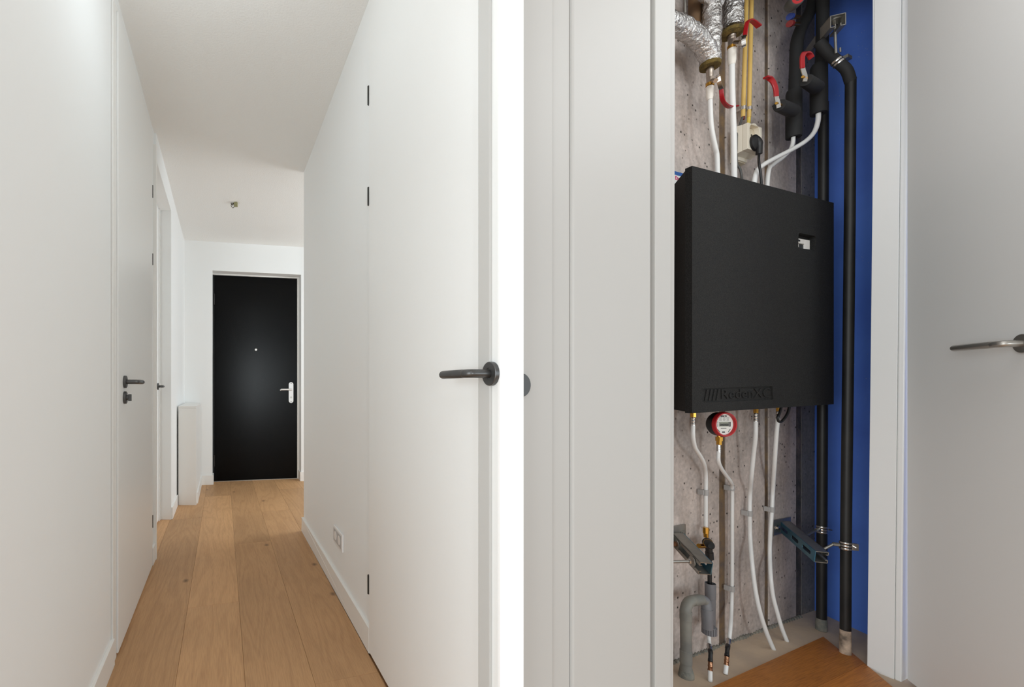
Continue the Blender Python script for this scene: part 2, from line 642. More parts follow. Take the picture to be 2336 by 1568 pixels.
        if parent is not None:
            o.parent = parent
            o['_org'] = tuple(org)
        else:
            o['_org'] = (0.0, 0.0, 0.0)
        if bevel:
            b = o.modifiers.new('bevel', 'BEVEL')
            b.width = bevel
            b.segments = seg
            b.limit_method = 'ANGLE'
        return o


def tag(o, label, cat, group=None):
    o['label'] = label
    o['category'] = cat
    if group:
        o['group'] = group
    return o


def thing(name, loc, label, cat, group=None):
    o = bpy.data.objects.new(name, None)
    o.empty_display_size = 0.05
    COL.objects.link(o)
    o.location = loc
    o['_org'] = tuple(loc)
    return tag(o, label, cat, group)


def struct(name, mb, m, bevel=0.0):
    o = mb.build(name, m, None, bevel)
    o['kind'] = 'structure'
    return o


def smooth_path(pts, n=8):
    pts = [Vector(p) for p in pts]
    q = [pts[0] * 2 - pts[1]] + pts + [pts[-1] * 2 - pts[-2]]
    out = []
    for i in range(1, len(q) - 2):
        a, b, c, d = q[i - 1], q[i], q[i + 1], q[i + 2]
        for k in range(n):
            t = k / n
            out.append(0.5 * ((2 * b) + (c - a) * t + (2 * a - 5 * b + 4 * c - d) * t * t + (3 * b - a - 3 * c + d) * t ** 3))
    out.append(pts[-1])
    return out


def text_geo(body, size, frame, align='CENTER', depth=0.0004, bold=0.0):
    """built-in font turned into mesh; frame = (origin, right, up, out)"""
    cu = bpy.data.curves.new('text', 'FONT')
    cu.body, cu.size, cu.align_x, cu.align_y = body, size, align, 'CENTER'
    cu.extrude = depth
    cu.offset = bold
    cu.resolution_u = 3
    o = bpy.data.objects.new('text', cu)
    COL.objects.link(o)
    dg = bpy.context.evaluated_depsgraph_get()
    dg.update()
    me = bpy.data.meshes.new_from_object(o.evaluated_get(dg))
    org, r, up, out = frame
    mb = MB()
    mb.add([org + r * v.co.x + up * v.co.y + out * v.co.z for v in me.vertices], [tuple(p.vertices) for p in me.polygons])
    bpy.data.objects.remove(o)
    bpy.data.curves.remove(cu)
    bpy.data.meshes.remove(me)
    return mb


def rrect(a0, b0, a1, b1, r, n=4):
    out = []
    for cx, cy, s in ((a1 - r, b1 - r, 0), (a0 + r, b1 - r, 1), (a0 + r, b0 + r, 2), (a1 - r, b0 + r, 3)):
        for k in range(n + 1):
            t = PI / 2 * (s + k / n)
            out.append((cx + r * math.cos(t), cy + r * math.sin(t)))
    return out


# ================================================================== ROOM SHELL
# ---- floors
b = MB()
b.slab([(-3, -3), (4.2, -3), (4.2, 5.6), (-3, 5.6)], -0.06, -0.016)
floor = struct('floor', b, M['oak'])


def plank(c0, c1, s0, s1):
    """board between hall lines c0..c1 from depth s0 to s1, as an object with its x axis along the board"""
    o_loc = H((c0 + c1) / 2, s0, 0)
    L = (s1 - s0) * math.sqrt(1 + 0.292 ** 2) - 0.0007
    hw = (c1 - c0) * AX.y / 2 - 0.00035
    me = bpy.data.meshes.new('plank')
    e = 0.0008
    vs = []
    for z, i in ((-0.016, 0), (-e, 0), (0, e)):
        vs += [(i, -hw + i, z), (L - i, -hw + i, z), (L - i, hw - i, z), (i, hw - i, z)]
    fs = [(3, 2, 1, 0), (8, 9, 10, 11)]
    for k in (0, 4):
        fs += [(k + j, k + (j + 1) % 4, k + 4 + (j + 1) % 4, k + 4 + j) for j in range(4)]
    me.from_pydata(vs, [], fs)
    me.materials.append(M['oak'])
    o = bpy.data.objects.new('plank', me)
    COL.objects.link(o)
    o.location = o_loc
    o.rotation_euler = (0, 0, math.atan2(AX.y, AX.x))
    o.parent = floor
    return o


SP = 0.2465
C0 = -0.1669
ends = {-2: [-1.2, 0.9, 2.9, 5.2], -1: [-1.2, 1.15, 3.477, 5.4], 0: [-1.2, 0.2, 2.108, 4.2, 5.4], 1: [-1.2, 0.75, 2.95, 5.4],
        2: [-1.2, 1.579, 3.7, 5.4], 3: [2.9, 4.5, 5.5], 4: [2.9, 3.9, 5.5], 5: [2.9, 4.8, 5.5], 6: [2.9, 4.1, 5.5], -3: [2.2, 4.4]}
for k, e in ends.items():
    for i in range(len(e) - 1):
        plank(C0 + SP * (k - 0), C0 + SP * (k + 1), e[i], e[i + 1])

# ---- ceiling (open above the service closet, which runs higher)
b = MB()
p0 = C(-1.25, 0, 0.30)
p1 = C(2.2, 0, 0.30)
b.slab([(-3, -1.2), (4.2, -1.2), (4.2, p1.y), (p1.x, p1.y), (p0.x, p0.y), (-3, p0.y)], CEIL, CEIL + 0.1)
b.slab([(-3, p0.y), (p0.x, p0.y), (0.0, 3.3), (2.4, 3.3), (2.4, 5.6), (-3, 5.6)], CEIL, CEIL + 0.1)
struct('ceiling', b, M['ceiling'])

# ---- left wall
LW = CL - 0.0135                                        # painted face a little behind leaf and skirting
LT = LW - 0.13


def hwall(b, c0, c1, y0, y1, z0=0.0, z1=CEIL):
    b.hexa([H(c0, y0, z0), H(c1, y0, z0), H(c1, y1, z0), H(c0, y1, z0), H(c0, y0, z1), H(c1, y0, z1), H(c1, y1, z1), H(c0, y1, z1)])
    return b


YD0, YD1 = 1.704, 2.535                                 # door_1 leaf from near to far edge
YR0, YR1 = 2.68, 3.454                                  # recess of door_2
YFAR = 4.68
b = MB()
hwall(b, LT, LW, 0.45, YD0 - 0.06)
hwall(b, LT, LW, YD0 - 0.06, YD1 + 0.01, 2.515)
hwall(b, LT, LW, YD1 + 0.01, YR0)
hwall(b, LT, CL, YR0, YR1, 2.435)
hwall(b, LT - 0.05, CL - 0.11, YR0 - 0.4, YR1 + 0.3, 2.3)
hwall(b, LT - 0.05, CL, YR1, 5.2)
struct('wall_left', b, M['wall'], 0.0012)

b = MB()                                                # skirtings, left
hwall(b, LW, CL, 0.45, 1.652, 0.0, 0.10)
struct('baseboard_left', b, M['trim'], 0.0015)
b = MB()
hwall(b, LW, CL, YD1 + 0.035, YR0 - 0.004, 0.0, 0.10)
struct('baseboard_left_2', b, M['trim'], 0.0015)
b = MB()
hwall(b, CL, CL + 0.012, YR1 + 0.005, 3.86, 0.0, 0.095)
struct('baseboard_left_3', b, M['trim'], 0.0015)

# ---- right wall
RW = CR + 0.0135
b = MB()
YE = hy(693, RW)
b.slab([H(RW, 1.722), H(RW + 0.12, 1.722), H(RW + 0.12, YE - 0.12), (2.3, H(0, YE).y + 0.02), (2.3, H(0, YE).y + 0.14), H(RW, YE)], 0, CEIL)
hwall(b, CR + 0.045, CR + 0.06, 1.02, 1.722)
struct('wall_right', b, M['wall'], 0.0012)
b = MB()
hwall(b, CR, RW, 1.722, YE + 0.012, 0.0, 0.10)
hwall(b, CR, RW + 0.3, YE, YE + 0.012, 0.0, 0.10)
struct('baseboard_right', b, M['trim'], 0.0015)

# ---- end wall with the deep reveal of the front door
F0 = P(470, 1000, YFAR)
F0.z = 0


def E(a, z, dep=0.0):                                   # a across the end wall from column 470, dep behind its face
    return F0 + LX * a + AX * dep + Z * z


def ea(px):
    t = (px - PX) / FPX
    return (t * F0.y - F0.x) / (LX.x - t * LX.y)


def ebox(b, a0, a1, z0, z1, d0, d1):
    return b.hexa([E(a0, z0, d0), E(a1, z0, d0), E(a1, z0, d1), E(a0, z0, d1), E(a0, z1, d0), E(a1, z1, d0), E(a1, z1, d1), E(a0, z1, d1)])


A0, A1 = ea(484.5), ea(687)                             # clear opening
DH = 2.292
b = MB()
ebox(b, -0.9, A0, 0, CEIL, 0, 0.3)
ebox(b, A1, 1.9, 0, CEIL, 0, 0.3)
ebox(b, A0, A1, DH, CEIL, 0, 0.3)
struct('wall_far', b, M['wall'], 0.0012)
b = MB()
ebox(b, ea(430), A0 + 0.0, 0, 0.10, -0.012, 0)
ebox(b, A0, A0 + 0.012, 0, 0.10, -0.012, 0.13)
struct('baseboard_far', b, M['trim'], 0.0012)
b = MB()
ebox(b, A1 - 0.012, A1, 0, 0.10, -0.012, 0.13)
ebox(b, A1, ea(720), 0, 0.10, -0.012, 0)
struct('baseboard_far_2', b, M['trim'], 0.0012)
DR = 0.14                                               # front door face behind the wall face
b = MB()                                                # white frame strips round the black door
ebox(b, A1 - 0.022, A1 - 0.0005, 0.0, DH, DR - 0.012, DR + 0.05)
ebox(b, A0, A1 - 0.022, DH - 0.012, DH, DR - 0.012, DR + 0.05)
struct('trim_1', b, M['trim'], 0.001)

# ---- front door: black leaf
b = MB()
ebox(b, A0 + 0.014, A1 - 0.023, 0.006, DH - 0.016, DR, DR + 0.05)
door_far = struct('door_3', b, M['black_door'], 0.002)
b = MB()
ebox(b, A0 + 0.0005, A0 + 0.013, 0.0, DH - 0.012, DR - 0.004, DR + 0.05)
o = b.build('frame', mat('black_frame', (10, 10, 10), 0.5), door_far)
for y in (683, 1052):
    b = MB()
    c = E(A0 + 0.016, CAM_H + (HY - y) / FPX * (YFAR + DR), DR - 0.012)
    b.cyl(c - Z * 0.06, c + Z * 0.06, 0.008, 12)
    b.build('hinge', M['hinge'], door_far)


def dpt(px, py, dep):                                   # point on the front door, dep in front of it
    base = F0 + AX * (DR - dep)
    t = (px - PX) / FPX
    a = (t * base.y - base.x) / (LX.x - t * LX.y)
    q = base + LX * a
    q.z = CAM_H + (HY - py) / FPX * q.y
    return q


q = dpt(664, 896, 0.0)
b = MB()
NF = Vector((-LX.y, LX.x, 0)) * -1                      # towards the viewer
pl = rrect(-0.026, -0.118, 0.026, 0.118, 0.0255, 6)
b.plate(pl, [], lambda a, c, d: q + LX * a + Z * c + NF * d, 0.009)
plate = b.build('handle_plate', M['white_metal'], door_far, 0.001)
lv = dpt(664, 889, 0.009)
b = MB()
b.cyl(lv, lv + NF * 0.05, 0.011, 14)
b.tube([lv + NF * 0.045 + LX * 0.006, lv + NF * 0.05 - LX * 0.05, lv + NF * 0.05 - LX * 0.112, lv + NF * 0.042 - LX * 0.12 - Z * 0.008], [0.011, 0.0095, 0.0095, 0.009], 12)
b.build('lever', M['white_metal'], plate)
b = MB()
cy = dpt(664, 907, 0.009)
b.cyl(cy, cy + NF * 0.004, 0.0115, 14)
b.build('lock_cylinder', M['satin'], plate)
b = MB()
for yy in (-0.106, 0.106):
    b.cyl(q + Z * yy + NF * 0.009, q + Z * yy + NF * 0.0115, 0.0055, 10)
b.build('screw', M['hinge'], plate)
pq = dpt(584, 798, 0.0)
b = MB()
b.lathe(pq, NF, [(0, 0), (0, 0.015), (0.004, 0.014), (0.006, 0.007), (0.005, 0)], 16)
b.build('peephole', M['chrome'], door_far)
b = MB()                                                # thin threshold under the front door
ebox(b, A0, A1, 0.0, 0.006, DR - 0.01, DR + 0.06)
struct('trim_2', b, M['satin'])


# ---- levers on round roses
def lever_set(parent, c, out, along, length=0.112, reach=0.052, mt='gun'):
    b = MB()
    b.lathe(c, out, [(0, 0), (0, 0.0255), (0.0085, 0.0255), (0.0098, 0.0242), (0.0098, 0.0125), (0.0086, 0.0118), (0.0086, 0)], 32)
    rose = b.build('rose', M[mt], parent)
    k = c + out * reach
    b = MB()
    b.tube(smooth_path([c + out * 0.006, c + out * (reach - 0.013), c + out * (reach - 0.0035) + along * 0.0035, k + along * 0.013, k + along * 0.022], 5), 0.0092, 18)
    b.tube([k + along * 0.022, k + along * 0.024, k + along * (length - 0.005), k + along * (length - 0.0015), k + along * length], [0.0082, 0.0094, 0.0094, 0.0085, 0.0055], 18)
    b.build('lever', M[mt], rose)
    return rose


# ---- door_1: closed white leaf in the left wall
b = MB()
hwall(b, CL - 0.04, CL, YD0, YD1, 0.012, 2.508)
d1 = struct('door_1', b, M['gloss'], 0.002)
yk = hy(283, CL)
lever_set(d1, H(CL, yk, CAM_H + (HY - 871.5) / FPX * yk), NX, AX)
b = MB()
kc = H(CL, yk, CAM_H + (HY - 907.5) / FPX * yk)
b.lathe(kc, NX, [(0, 0), (0, 0.0255), (0.0085, 0.0255), (0.0098, 0.024), (0.0098, 0)], 30)
tr_ = b.build('privacy_rose', M['gun'], d1)
b = MB()
b.lathe(kc + NX * 0.0098, NX, [(0, 0), (0, 0.011), (0.008, 0.011), (0.009, 0)], 20)
b.box(kc + NX * 0.022, 0.006, 0.0035, 0.014, (NX, AX, Z))
b.build('thumb_turn', M['gun'], tr_)
for y0, y1 in ((423, 451), (579, 605), (1176, 1204)):
    b = MB()
    za, zb = (CAM_H + (HY - y) / FPX * (YD1 + 0.01) for y in (y1, y0))
    p = H(CL - 0.004, YD1 + 0.008)
    b.cyl(p + Z * za, p + Z * zb, 0.0065, 10)
    b.build('hinge', M['hinge'], d1)
b = MB()                                                # casing on the near side of door_1
hwall(b, LW - 0.05, CL - 0.006, YD0 - 0.055, YD0 - 0.004, 0.0, 2.52)
hwall(b, LW - 0.05, CL - 0.006, YD1 + 0.012, YD1 + 0.032, 0.0, 2.52)
hwall(b, LW - 0.05, CL - 0.006, YD0 - 0.004, YD1 + 0.012, 2.509, 2.53)
struct('trim_3', b, M['trim'], 0.001)
b = MB()                                                # corner post where the wall breaks back to door_2
hwall(b, LW - 0.005, CL + 0.004, YR0 - 0.03, YR0, 0.0, 2.515)
struct('trim_4', b, M['trim'], 0.001)

# ---- door_2: set back in its recess
b = MB()
hwall(b, CL - 0.13, CL - 0.092, YR0 - 0.1, YR1 - 0.045, 0.012, 2.432)
d2 = struct('door_2', b, M['gloss'], 0.002)
yk2 = YR1 - 0.11
lever_set(d2, H(CL - 0.092, yk2, 1.05), NX, -AX, 0.11, 0.044)
b = MB()
hwall(b, CL - 0.13, CL - 0.084, YR1 - 0.042, YR1, 0.0, 2.435)
struct('trim_5', b, M['trim'], 0.001)

# ---- door_4: closed white leaf in the right wall
Y4 = 1.718
b = MB()
hwall(b, CR, CR + 0.04, 0.912, Y4, 0.01, 2.585)
d4 = struct('door_4', b, M['gloss'], 0.0015)
y4 = 0.931
lever_set(d4, H(CR, y4, CAM_H + (HY - 853) / FPX * y4), -NX, AX, 0.118, 0.056)
for y0, y1 in ((196, 238), (427, 468), (1313, 1356)):
    b = MB()
    za, zb = (CAM_H + (HY - y) / FPX * Y4 for y in (y1, y0))
    p = H(CR + 0.001, Y4 + 0.003)
    b.cyl(p + Z * za, p + Z * zb, 0.006, 10)
    b.build('hinge', M['hinge'], d4)

# ---- jamb post that ends the wall between the hall and the closet front
b = MB()
jl, jr = P(1141, 900, 0.905), P(1195, 900, 0.905)
pol = [(jl.x, jl.y), (jr.x, jr.y), (jr.x - 0.292 * 0.1, jr.y + 0.1), (jl.x - 0.0 + 0.012, jl.y + 0.1)]
b.slab([pol[0], pol[1], pol[2], (H(CR + 0.0405, jl.y + 0.1).x, jl.y + 0.1), (H(CR + 0.0405, 0.9125).x, 0.9115), (jl.x - 0.002, 0.9115)], 0, CEIL)
struct('trim_6', b, M['pure'], 0.001)


# ================================================================== CLOSET FRONT
def at_d(px, d):
    return uz(px, 800, d)[0]


def cboard(b, u0, u1, d0, d1, z0=0.0, z1=CEIL):
    return b.hexa([C(u0, z0, d0), C(u1, z0, d0), C(u1, z0, d1), C(u0, z0, d1), C(u0, z1, d0), C(u1, z1, d0), C(u1, z1, d1), C(u0, z1, d1)])


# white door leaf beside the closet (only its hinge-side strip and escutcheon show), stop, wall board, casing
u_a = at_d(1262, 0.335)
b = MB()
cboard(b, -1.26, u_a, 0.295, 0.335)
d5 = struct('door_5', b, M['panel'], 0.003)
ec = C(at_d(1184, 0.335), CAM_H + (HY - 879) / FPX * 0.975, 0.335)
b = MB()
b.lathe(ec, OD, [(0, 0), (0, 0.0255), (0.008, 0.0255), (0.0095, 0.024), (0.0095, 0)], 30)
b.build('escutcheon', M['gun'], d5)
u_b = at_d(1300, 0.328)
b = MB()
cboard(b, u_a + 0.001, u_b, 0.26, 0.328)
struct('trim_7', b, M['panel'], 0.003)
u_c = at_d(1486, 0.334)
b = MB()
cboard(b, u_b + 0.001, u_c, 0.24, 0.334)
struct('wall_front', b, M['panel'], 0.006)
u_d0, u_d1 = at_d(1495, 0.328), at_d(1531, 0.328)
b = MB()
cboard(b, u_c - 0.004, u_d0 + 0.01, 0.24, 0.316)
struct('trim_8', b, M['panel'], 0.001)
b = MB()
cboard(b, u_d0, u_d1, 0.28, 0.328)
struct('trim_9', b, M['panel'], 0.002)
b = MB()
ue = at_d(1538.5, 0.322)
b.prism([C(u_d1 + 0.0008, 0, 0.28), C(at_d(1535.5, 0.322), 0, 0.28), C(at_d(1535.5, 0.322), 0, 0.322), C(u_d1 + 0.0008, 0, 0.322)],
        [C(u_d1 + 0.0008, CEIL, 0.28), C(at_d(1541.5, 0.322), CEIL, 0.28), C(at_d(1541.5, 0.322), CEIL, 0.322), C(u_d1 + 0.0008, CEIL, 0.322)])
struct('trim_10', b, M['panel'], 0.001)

# right reveal and casing
J0 = C(0.509, 0, 0.2955)
UJ = 0.509
rev_b, rev_t = uz(1978, 1526, 0.2955)[0], uz(1995, 0, 0.2955)[0]


def jamb(b, e0, e1, d0, d1, w):
    """upright from u = e to e + w, standing very slightly out of plumb like the photographed one"""
    k = (rev_t - rev_b) / 2.5 * CEIL
    return b.hexa([C(rev_b + e0, 0, d0), C(rev_b + e0 + w, 0, d0), C(rev_b + e1 + w, 0, d1), C(rev_b + e1, 0, d1),
                   C(rev_b + k + e0, CEIL, d0), C(rev_b + k + e0 + w, CEIL, d0), C(rev_b + k + e1 + w, CEIL, d1), C(rev_b + k + e1, CEIL, d1)])


b = MB()
jamb(b, 0, 0, 0.2955, 0.361, 0.10)
struct('trim_11', b, M['gloss'], 0.001)
b = MB()
jamb(b, 0.0015, 0.0015, 0.3618, 0.378, 0.09)
struct('trim_12', b, M['gloss'], 0.0035)
b = MB()
cboard(b, UJ + 0.06, 3.6, 0.29, 0.35)
struct('wall_front_2', b, M['wall'])
b = MB()
cboard(b, -1.26, 2.2, 0.28, 0.31, 2.58, 3.1)            # head above the opening
struct('wall_front_3', b, M['wall'])

# ---- door_6: the closet's own leaf, swung open towards the viewer
HG = C(UJ + 0.016, 0, 0.386)
LD = Vector((-0.40, -0.917, 0)).normalized()             # along the leaf, away from the hinge
LN = Vector((-0.917, 0.40, 0)).normalized()              # out of the face that shows
b = MB()
LWD = 0.50
b.hexa([HG, HG + LD * LWD, HG + LD * LWD - LN * 0.04, HG - LN * 0.04] + [p + Z * 2.5 for p in (HG, HG + LD * LWD, HG + LD * LWD - LN * 0.04, HG - LN * 0.04)])
for v in b.v[:4]:
    v.z += 0.012
d6 = struct('door_6', b, M['gloss'], 0.003)
lc = HG + LD * 0.418 + Z * 1.165
lever_set(d6, lc, LN, -LD, 0.15, 0.045, 'satin')

# ================================================================== CLOSET SHELL
zt = 3.08
b = MB()
cboard(b, -0.8, 1.0, -0.12, -0.004, 0, zt)
wall_back = struct('wall_back', b, M['joint'])


def u0(px):
    return at_d(px, 0.0)


j1, j2, j3, j4 = (u0(1641.5), u0(1656)), (u0(1744.5), u0(1754)), (u0(1817), u0(1829)), u0(1858)


def wavy(u, a0, a1, name, m, d=0.0):
    """concrete panel whose long edges are slightly ragged"""
    n = 60
    bb = MB()
    vs = []
    for i in range(n + 1):
        z = zt * i / n
        w0 = 0.0022 * noise.noise(Vector((a0 * 9, z * 9, 1.3))) if i not in (0, n) else 0
        w1 = 0.0022 * noise.noise(Vector((a1 * 9, z * 9, 7.7))) if i not in (0, n) else 0
        vs += [C(a0 + w0, z, -0.01), C(a0 + w0, z, d - 0.002), C(a0 + w0 + 0.003, z, d), C(a1 + w1 - 0.003, z, d), C(a1 + w1, z, d - 0.002), C(a1 + w1, z, -0.01)]
    fs = []
    for i in range(n):
        for k in range(5):
            fs.append((6 * i + k, 6 * i + k + 1, 6 * i + 7 + k, 6 * i + 6 + k))
    bb.add(vs, fs)
    return bb.build(name, m, wall_back)


wavy(0, -0.8, j1[0], 'concrete_panel', M['concrete'])
wavy(0, j1[1], j2[0], 'concrete_panel', M['concrete'], 0.001)
wavy(0, j2[1], j3[0], 'concrete_panel', M['concrete'])
o = wavy(0, j3[1], j4 + 0.12, 'concrete_panel', M['concrete_dark'], -0.002)
o['label'] = 'darker grey stained concrete strip'
b = MB()
cboard(b, j3[0] - 0.002, j3[1] + 0.002, -0.006, -0.0032, 0, zt)
b.build('joint_filling', M['dark_joint'], wall_back)

# blue side wall
BW = C(j4, 0, 0.0)
BX = Vector((0.06, -1, 0)).normalized()
b = MB()
q0, q1 = BW + Vector((0.004, 0.06, 0)) - BX * 0.08, BW + BX * 0.55
nn_ = Vector((-BX.y, BX.x, 0))
b.slab([(q0.x, q0.y), (q1.x, q1.y), (q1.x + 0.06, q1.y), (q0.x + 0.06, q0.y)], 0, zt)
struct('wall_side', b, M['blue'])
b = MB()
cboard(b, -0.86, -0.8, -0.12, 0.27, 0, zt)
struct('wall_side_2', b, M['concrete'])
b = MB()
cboard(b, -0.9, 1.2, -0.14, 0.31, zt, zt + 0.06)
struct('ceiling_2', b, M['concrete_dark'])

# closet floor, with mortar ridge along the wall, and the oak boards that stop short of it
b = MB()
b.add([C(u, 0.001, d) for u in (-0.9, 1.2) for d in (-0.1, 0.42)] + [C(u, -0.012, d) for u in (-0.9, 1.2) for d in (-0.1, 0.42)],
      [(0, 1, 3, 2), (4, 6, 7, 5), (0, 4, 5, 1), (2, 3, 7, 6), (0, 2, 6, 4), (1, 5, 7, 3)])
cf = struct('floor_2', b, M['closet_floor'])
b = MB()
for i in range(70):
    u = -0.6 + 1.36 * i / 69
    r = 0.006 + 0.005 * noise.noise(Vector((u * 14, 2.0, 0)))
    b.ball(C(u, 0.0, 0.003), max(r, 0.002) * 1.6, 7, 4)
b.build('mortar_bead', M['mortar'], cf)
oak_z = 0.011
pA, pB = G(1878, 1453, oak_z), G(1560, 1597, oak_z)
pC, pD, pE_ = G(1929, 1494, oak_z), G(1943, 1489, oak_z), G(2065, 1592, oak_z)
mid = [pA, pC, pD, pE_, pE_ + OD * 0.35, pB + OD * 0.45, pB]
b = MB()


def strip_poly(poly, f0, f1):
    """clip polygon to f0 <= distance d < f1 (boards run along UD)"""
    def dd(p):
        return (p - W0).dot(OD)

    def clip(ps, lim, keep_less):
        out = []
        for i in range(len(ps)):
            a, c = ps[i], ps[(i + 1) % len(ps)]
            da, dc = dd(a) - lim, dd(c) - lim
            if keep_less:
                da, dc = -da, -dc
            if da >= 0:
                out.append(a)
            if da * dc < 0:
                out.append(a + (c - a) * (da / (da - dc)))
        return out
    return clip(clip(poly, f0, False), f1, True)


oak_base = MB()
oak_base.prism([p - Z * 0.0095 for p in mid], [p - Z * 0.004 for p in mid])
of = struct('floor_3', oak_base, M['oak_dark'])
for f0, f1 in ((0.0, 0.285), (0.2855, 0.9)):
    pol = strip_poly(mid, f0, f1)
    if len(pol) < 3:
        continue
    org = pol[0].copy()
    ang = math.atan2(UD.y, UD.x)
    rot = Matrix.Rotation(-ang, 3, 'Z')
    loc = [rot @ (p - org) for p in pol]
    me = bpy.data.meshes.new('plank')
    n = len(loc)
    me.from_pydata([(p.x, p.y, -0.0045) for p in loc] + [(p.x, p.y, 0) for p in loc], [],
                   [tuple(reversed(range(n))), tuple(range(n, 2 * n))] + [(i, (i + 1) % n, n + (i + 1) % n, n + i) for i in range(n)])
    me.materials.append(M['oak_dark'])
    o = bpy.data.objects.new('plank', me)
    COL.objects.link(o)
    o.location, o.rotation_euler = org, (0, 0, ang)
    o.parent = of

# ================================================================== HALL THINGS
# white boxed-in casing in the far left corner
yb = 1.05 / ((1153 - HY) / FPX)
t = thing('pipe_casing', P(423, 1153, yb), 'low white boxed-in pipe casing left of the black front door', 'casing')
xa, xb = P(398.5, 0, yb).x, P(448, 0, yb).x
hz = CAM_H + (HY - 927) / FPX * yb
yback = YFAR - 0.01
b = MB()
fl = Vector((xa, yb, 0)); fr = Vector((xb, yb, 0))


def end_at(c):                                          # where hall line c meets the end wall, 8 mm short of it
    k = (c - F0.x - 0.292 * F0.y) / (LX.x + 0.292 * LX.y)
    return F0 + LX * k - AX * 0.008


bl, br = end_at(CL + 0.014), end_at(xb + 0.292 * yb)
fl = H(CL + 0.014, yb)
b.prism([fl, fr, br, bl], [p + Z * (hz - 0.018) for p in (fl, fr, br, bl)])
b.build('body', M['trim'], t, 0.001)
b = MB()
b.prism([p + Z * (hz - 0.0175) for p in (fl, fr, br, bl)], [p + Z * hz for p in (fl, fr, br, bl)])
b.build('top_board', M['trim'], t, 0.0015)
b = MB()
sk0, sk1 = fr + AX * 0.06, br
b.hexa([sk0, sk0 + NX * 0.01, sk1 + NX * 0.01, sk1] + [p + Z * 0.095 for p in (sk0, sk0 + NX * 0.01, sk1 + NX * 0.01, sk1)])
b.build('skirting', M['trim'], t)

# double socket, low on the right wall
ys0, ys1 = hy(784.5, RW), hy(764, RW)
zs = CAM_H + (HY - 1228) / FPX * (ys0 + ys1) / 2
t = thing('double_socket', H(RW, (ys0 + ys1) / 2, zs), 'white double wall socket low on the right hall wall', 'socket')
b = MB()
hh = 0.043
hwall(b, RW - 0.009, RW - 0.0005, ys0, ys1, zs - hh, zs + hh)
b.build('cover_frame', M['white_plastic'], t, 0.003)
for k in (0, 1):
    ym = ys0 + (ys1 - ys0) * (0.3 + 0.42 * k)
    b = MB()
    hwall(b, RW - 0.0105, RW - 0.0085, ym - 0.036, ym + 0.036, zs - 0.032, zs + 0.032)
    ins = b.build('insert', M['grey_insert'], t, 0.001)
    b = MB()
    b.lathe(H(RW - 0.0105, ym, zs), -NX, [(0.0, 0), (0.0, 0.0225), (0.001, 0.022), (0.001, 0)], 26)
    b.build('socket_disc', M['white_plastic'], ins)

# bare ceiling outlet
yo = (CEIL - CAM_H) / ((HY - 463) / FPX)
oc = P(534, 463, yo)
oc.z = CEIL
t = thing('ceiling_outlet', oc, 'bare ceiling outlet with loose wires and a connector block above the hall', 'outlet')
b = MB()
b.lathe(oc - Z * 0.0005, -Z, [(0, 0), (0, 0.026), (0.002, 0.025), (0.002, 0)], 20)
b.build('outlet_rim', M['white_plastic'], t)
b = MB()
b.box(oc + Vector((0.018, -0.012, -0.018)), 0.014, 0.012, 0.018)
b.build('connector_block', M['olive'], t, 0.002)
for pts in ([(-0.004, 0.004, 0), (-0.012, 0, -0.02), (-0.02, -0.006, -0.012), (-0.024, -0.012, -0.004)],
            [(0.004, 0.006, 0), (0.0, 0.01, -0.02), (0.014, 0.016, -0.012), (0.026, 0.006, -0.016)],
            [(0, 0, 0), (-0.02, -0.016, -0.024), (-0.012, -0.02, -0.044), (-0.004, -0.01, -0.046), (0.01, -0.012, -0.024)],
            [(0, 0.002, 0), (-0.006, 0.02, -0.012), (-0.01, 0.03, -0.006)]):
    b = MB()
    b.tube(smooth_path([oc + Vector(p) for p in pts], 4), 0.0026, 8)
    b.build('wire', M['wire'], t)

# ================================================================== CLOSET THINGS
# ---- the black heat exchanger
BU0, BU1, BD = uz(1579, 660, 0.158)[0], uz(1902, 690, 0.158)[0], 0.158
_, ztB = uz(1578, 378, BD); _, zbB = uz(1583, 943, BD)
_, ztC = uz(1902, 463, BD); _, zbC = uz(1901, 922.7, BD)


def ztop(u):
    return ztB + (ztC - ztB) * (u - BU0) / (BU1 - BU0)


def zbot(u):
    return zbB + (zbC - zbB) * (u - BU0) / (BU1 - BU0)


t = thing('heat_exchanger', C((BU0 + BU1) / 2, (zbB + zbC) / 2, 0.03), 'large black foam-clad heat exchanger box mounted on the concrete wall', 'heat exchanger')
TS = 0.022                                              # cover thickness


def unit(px, py):
    u, z = uz(px, py, BD)
    return (u, z)


hole = rrect(0, 0, 1, 1, 0.12, 4)
h00, h10, h11, h01 = unit(1821, 566), unit(1861, 571), unit(1861, 539), unit(1822, 531)


def bil(a, c, q):
    return tuple((1 - a) * (1 - c) * q[0][i] + a * (1 - c) * q[1][i] + a * c * q[2][i] + (1 - a) * c * q[3][i] for i in (0, 1))


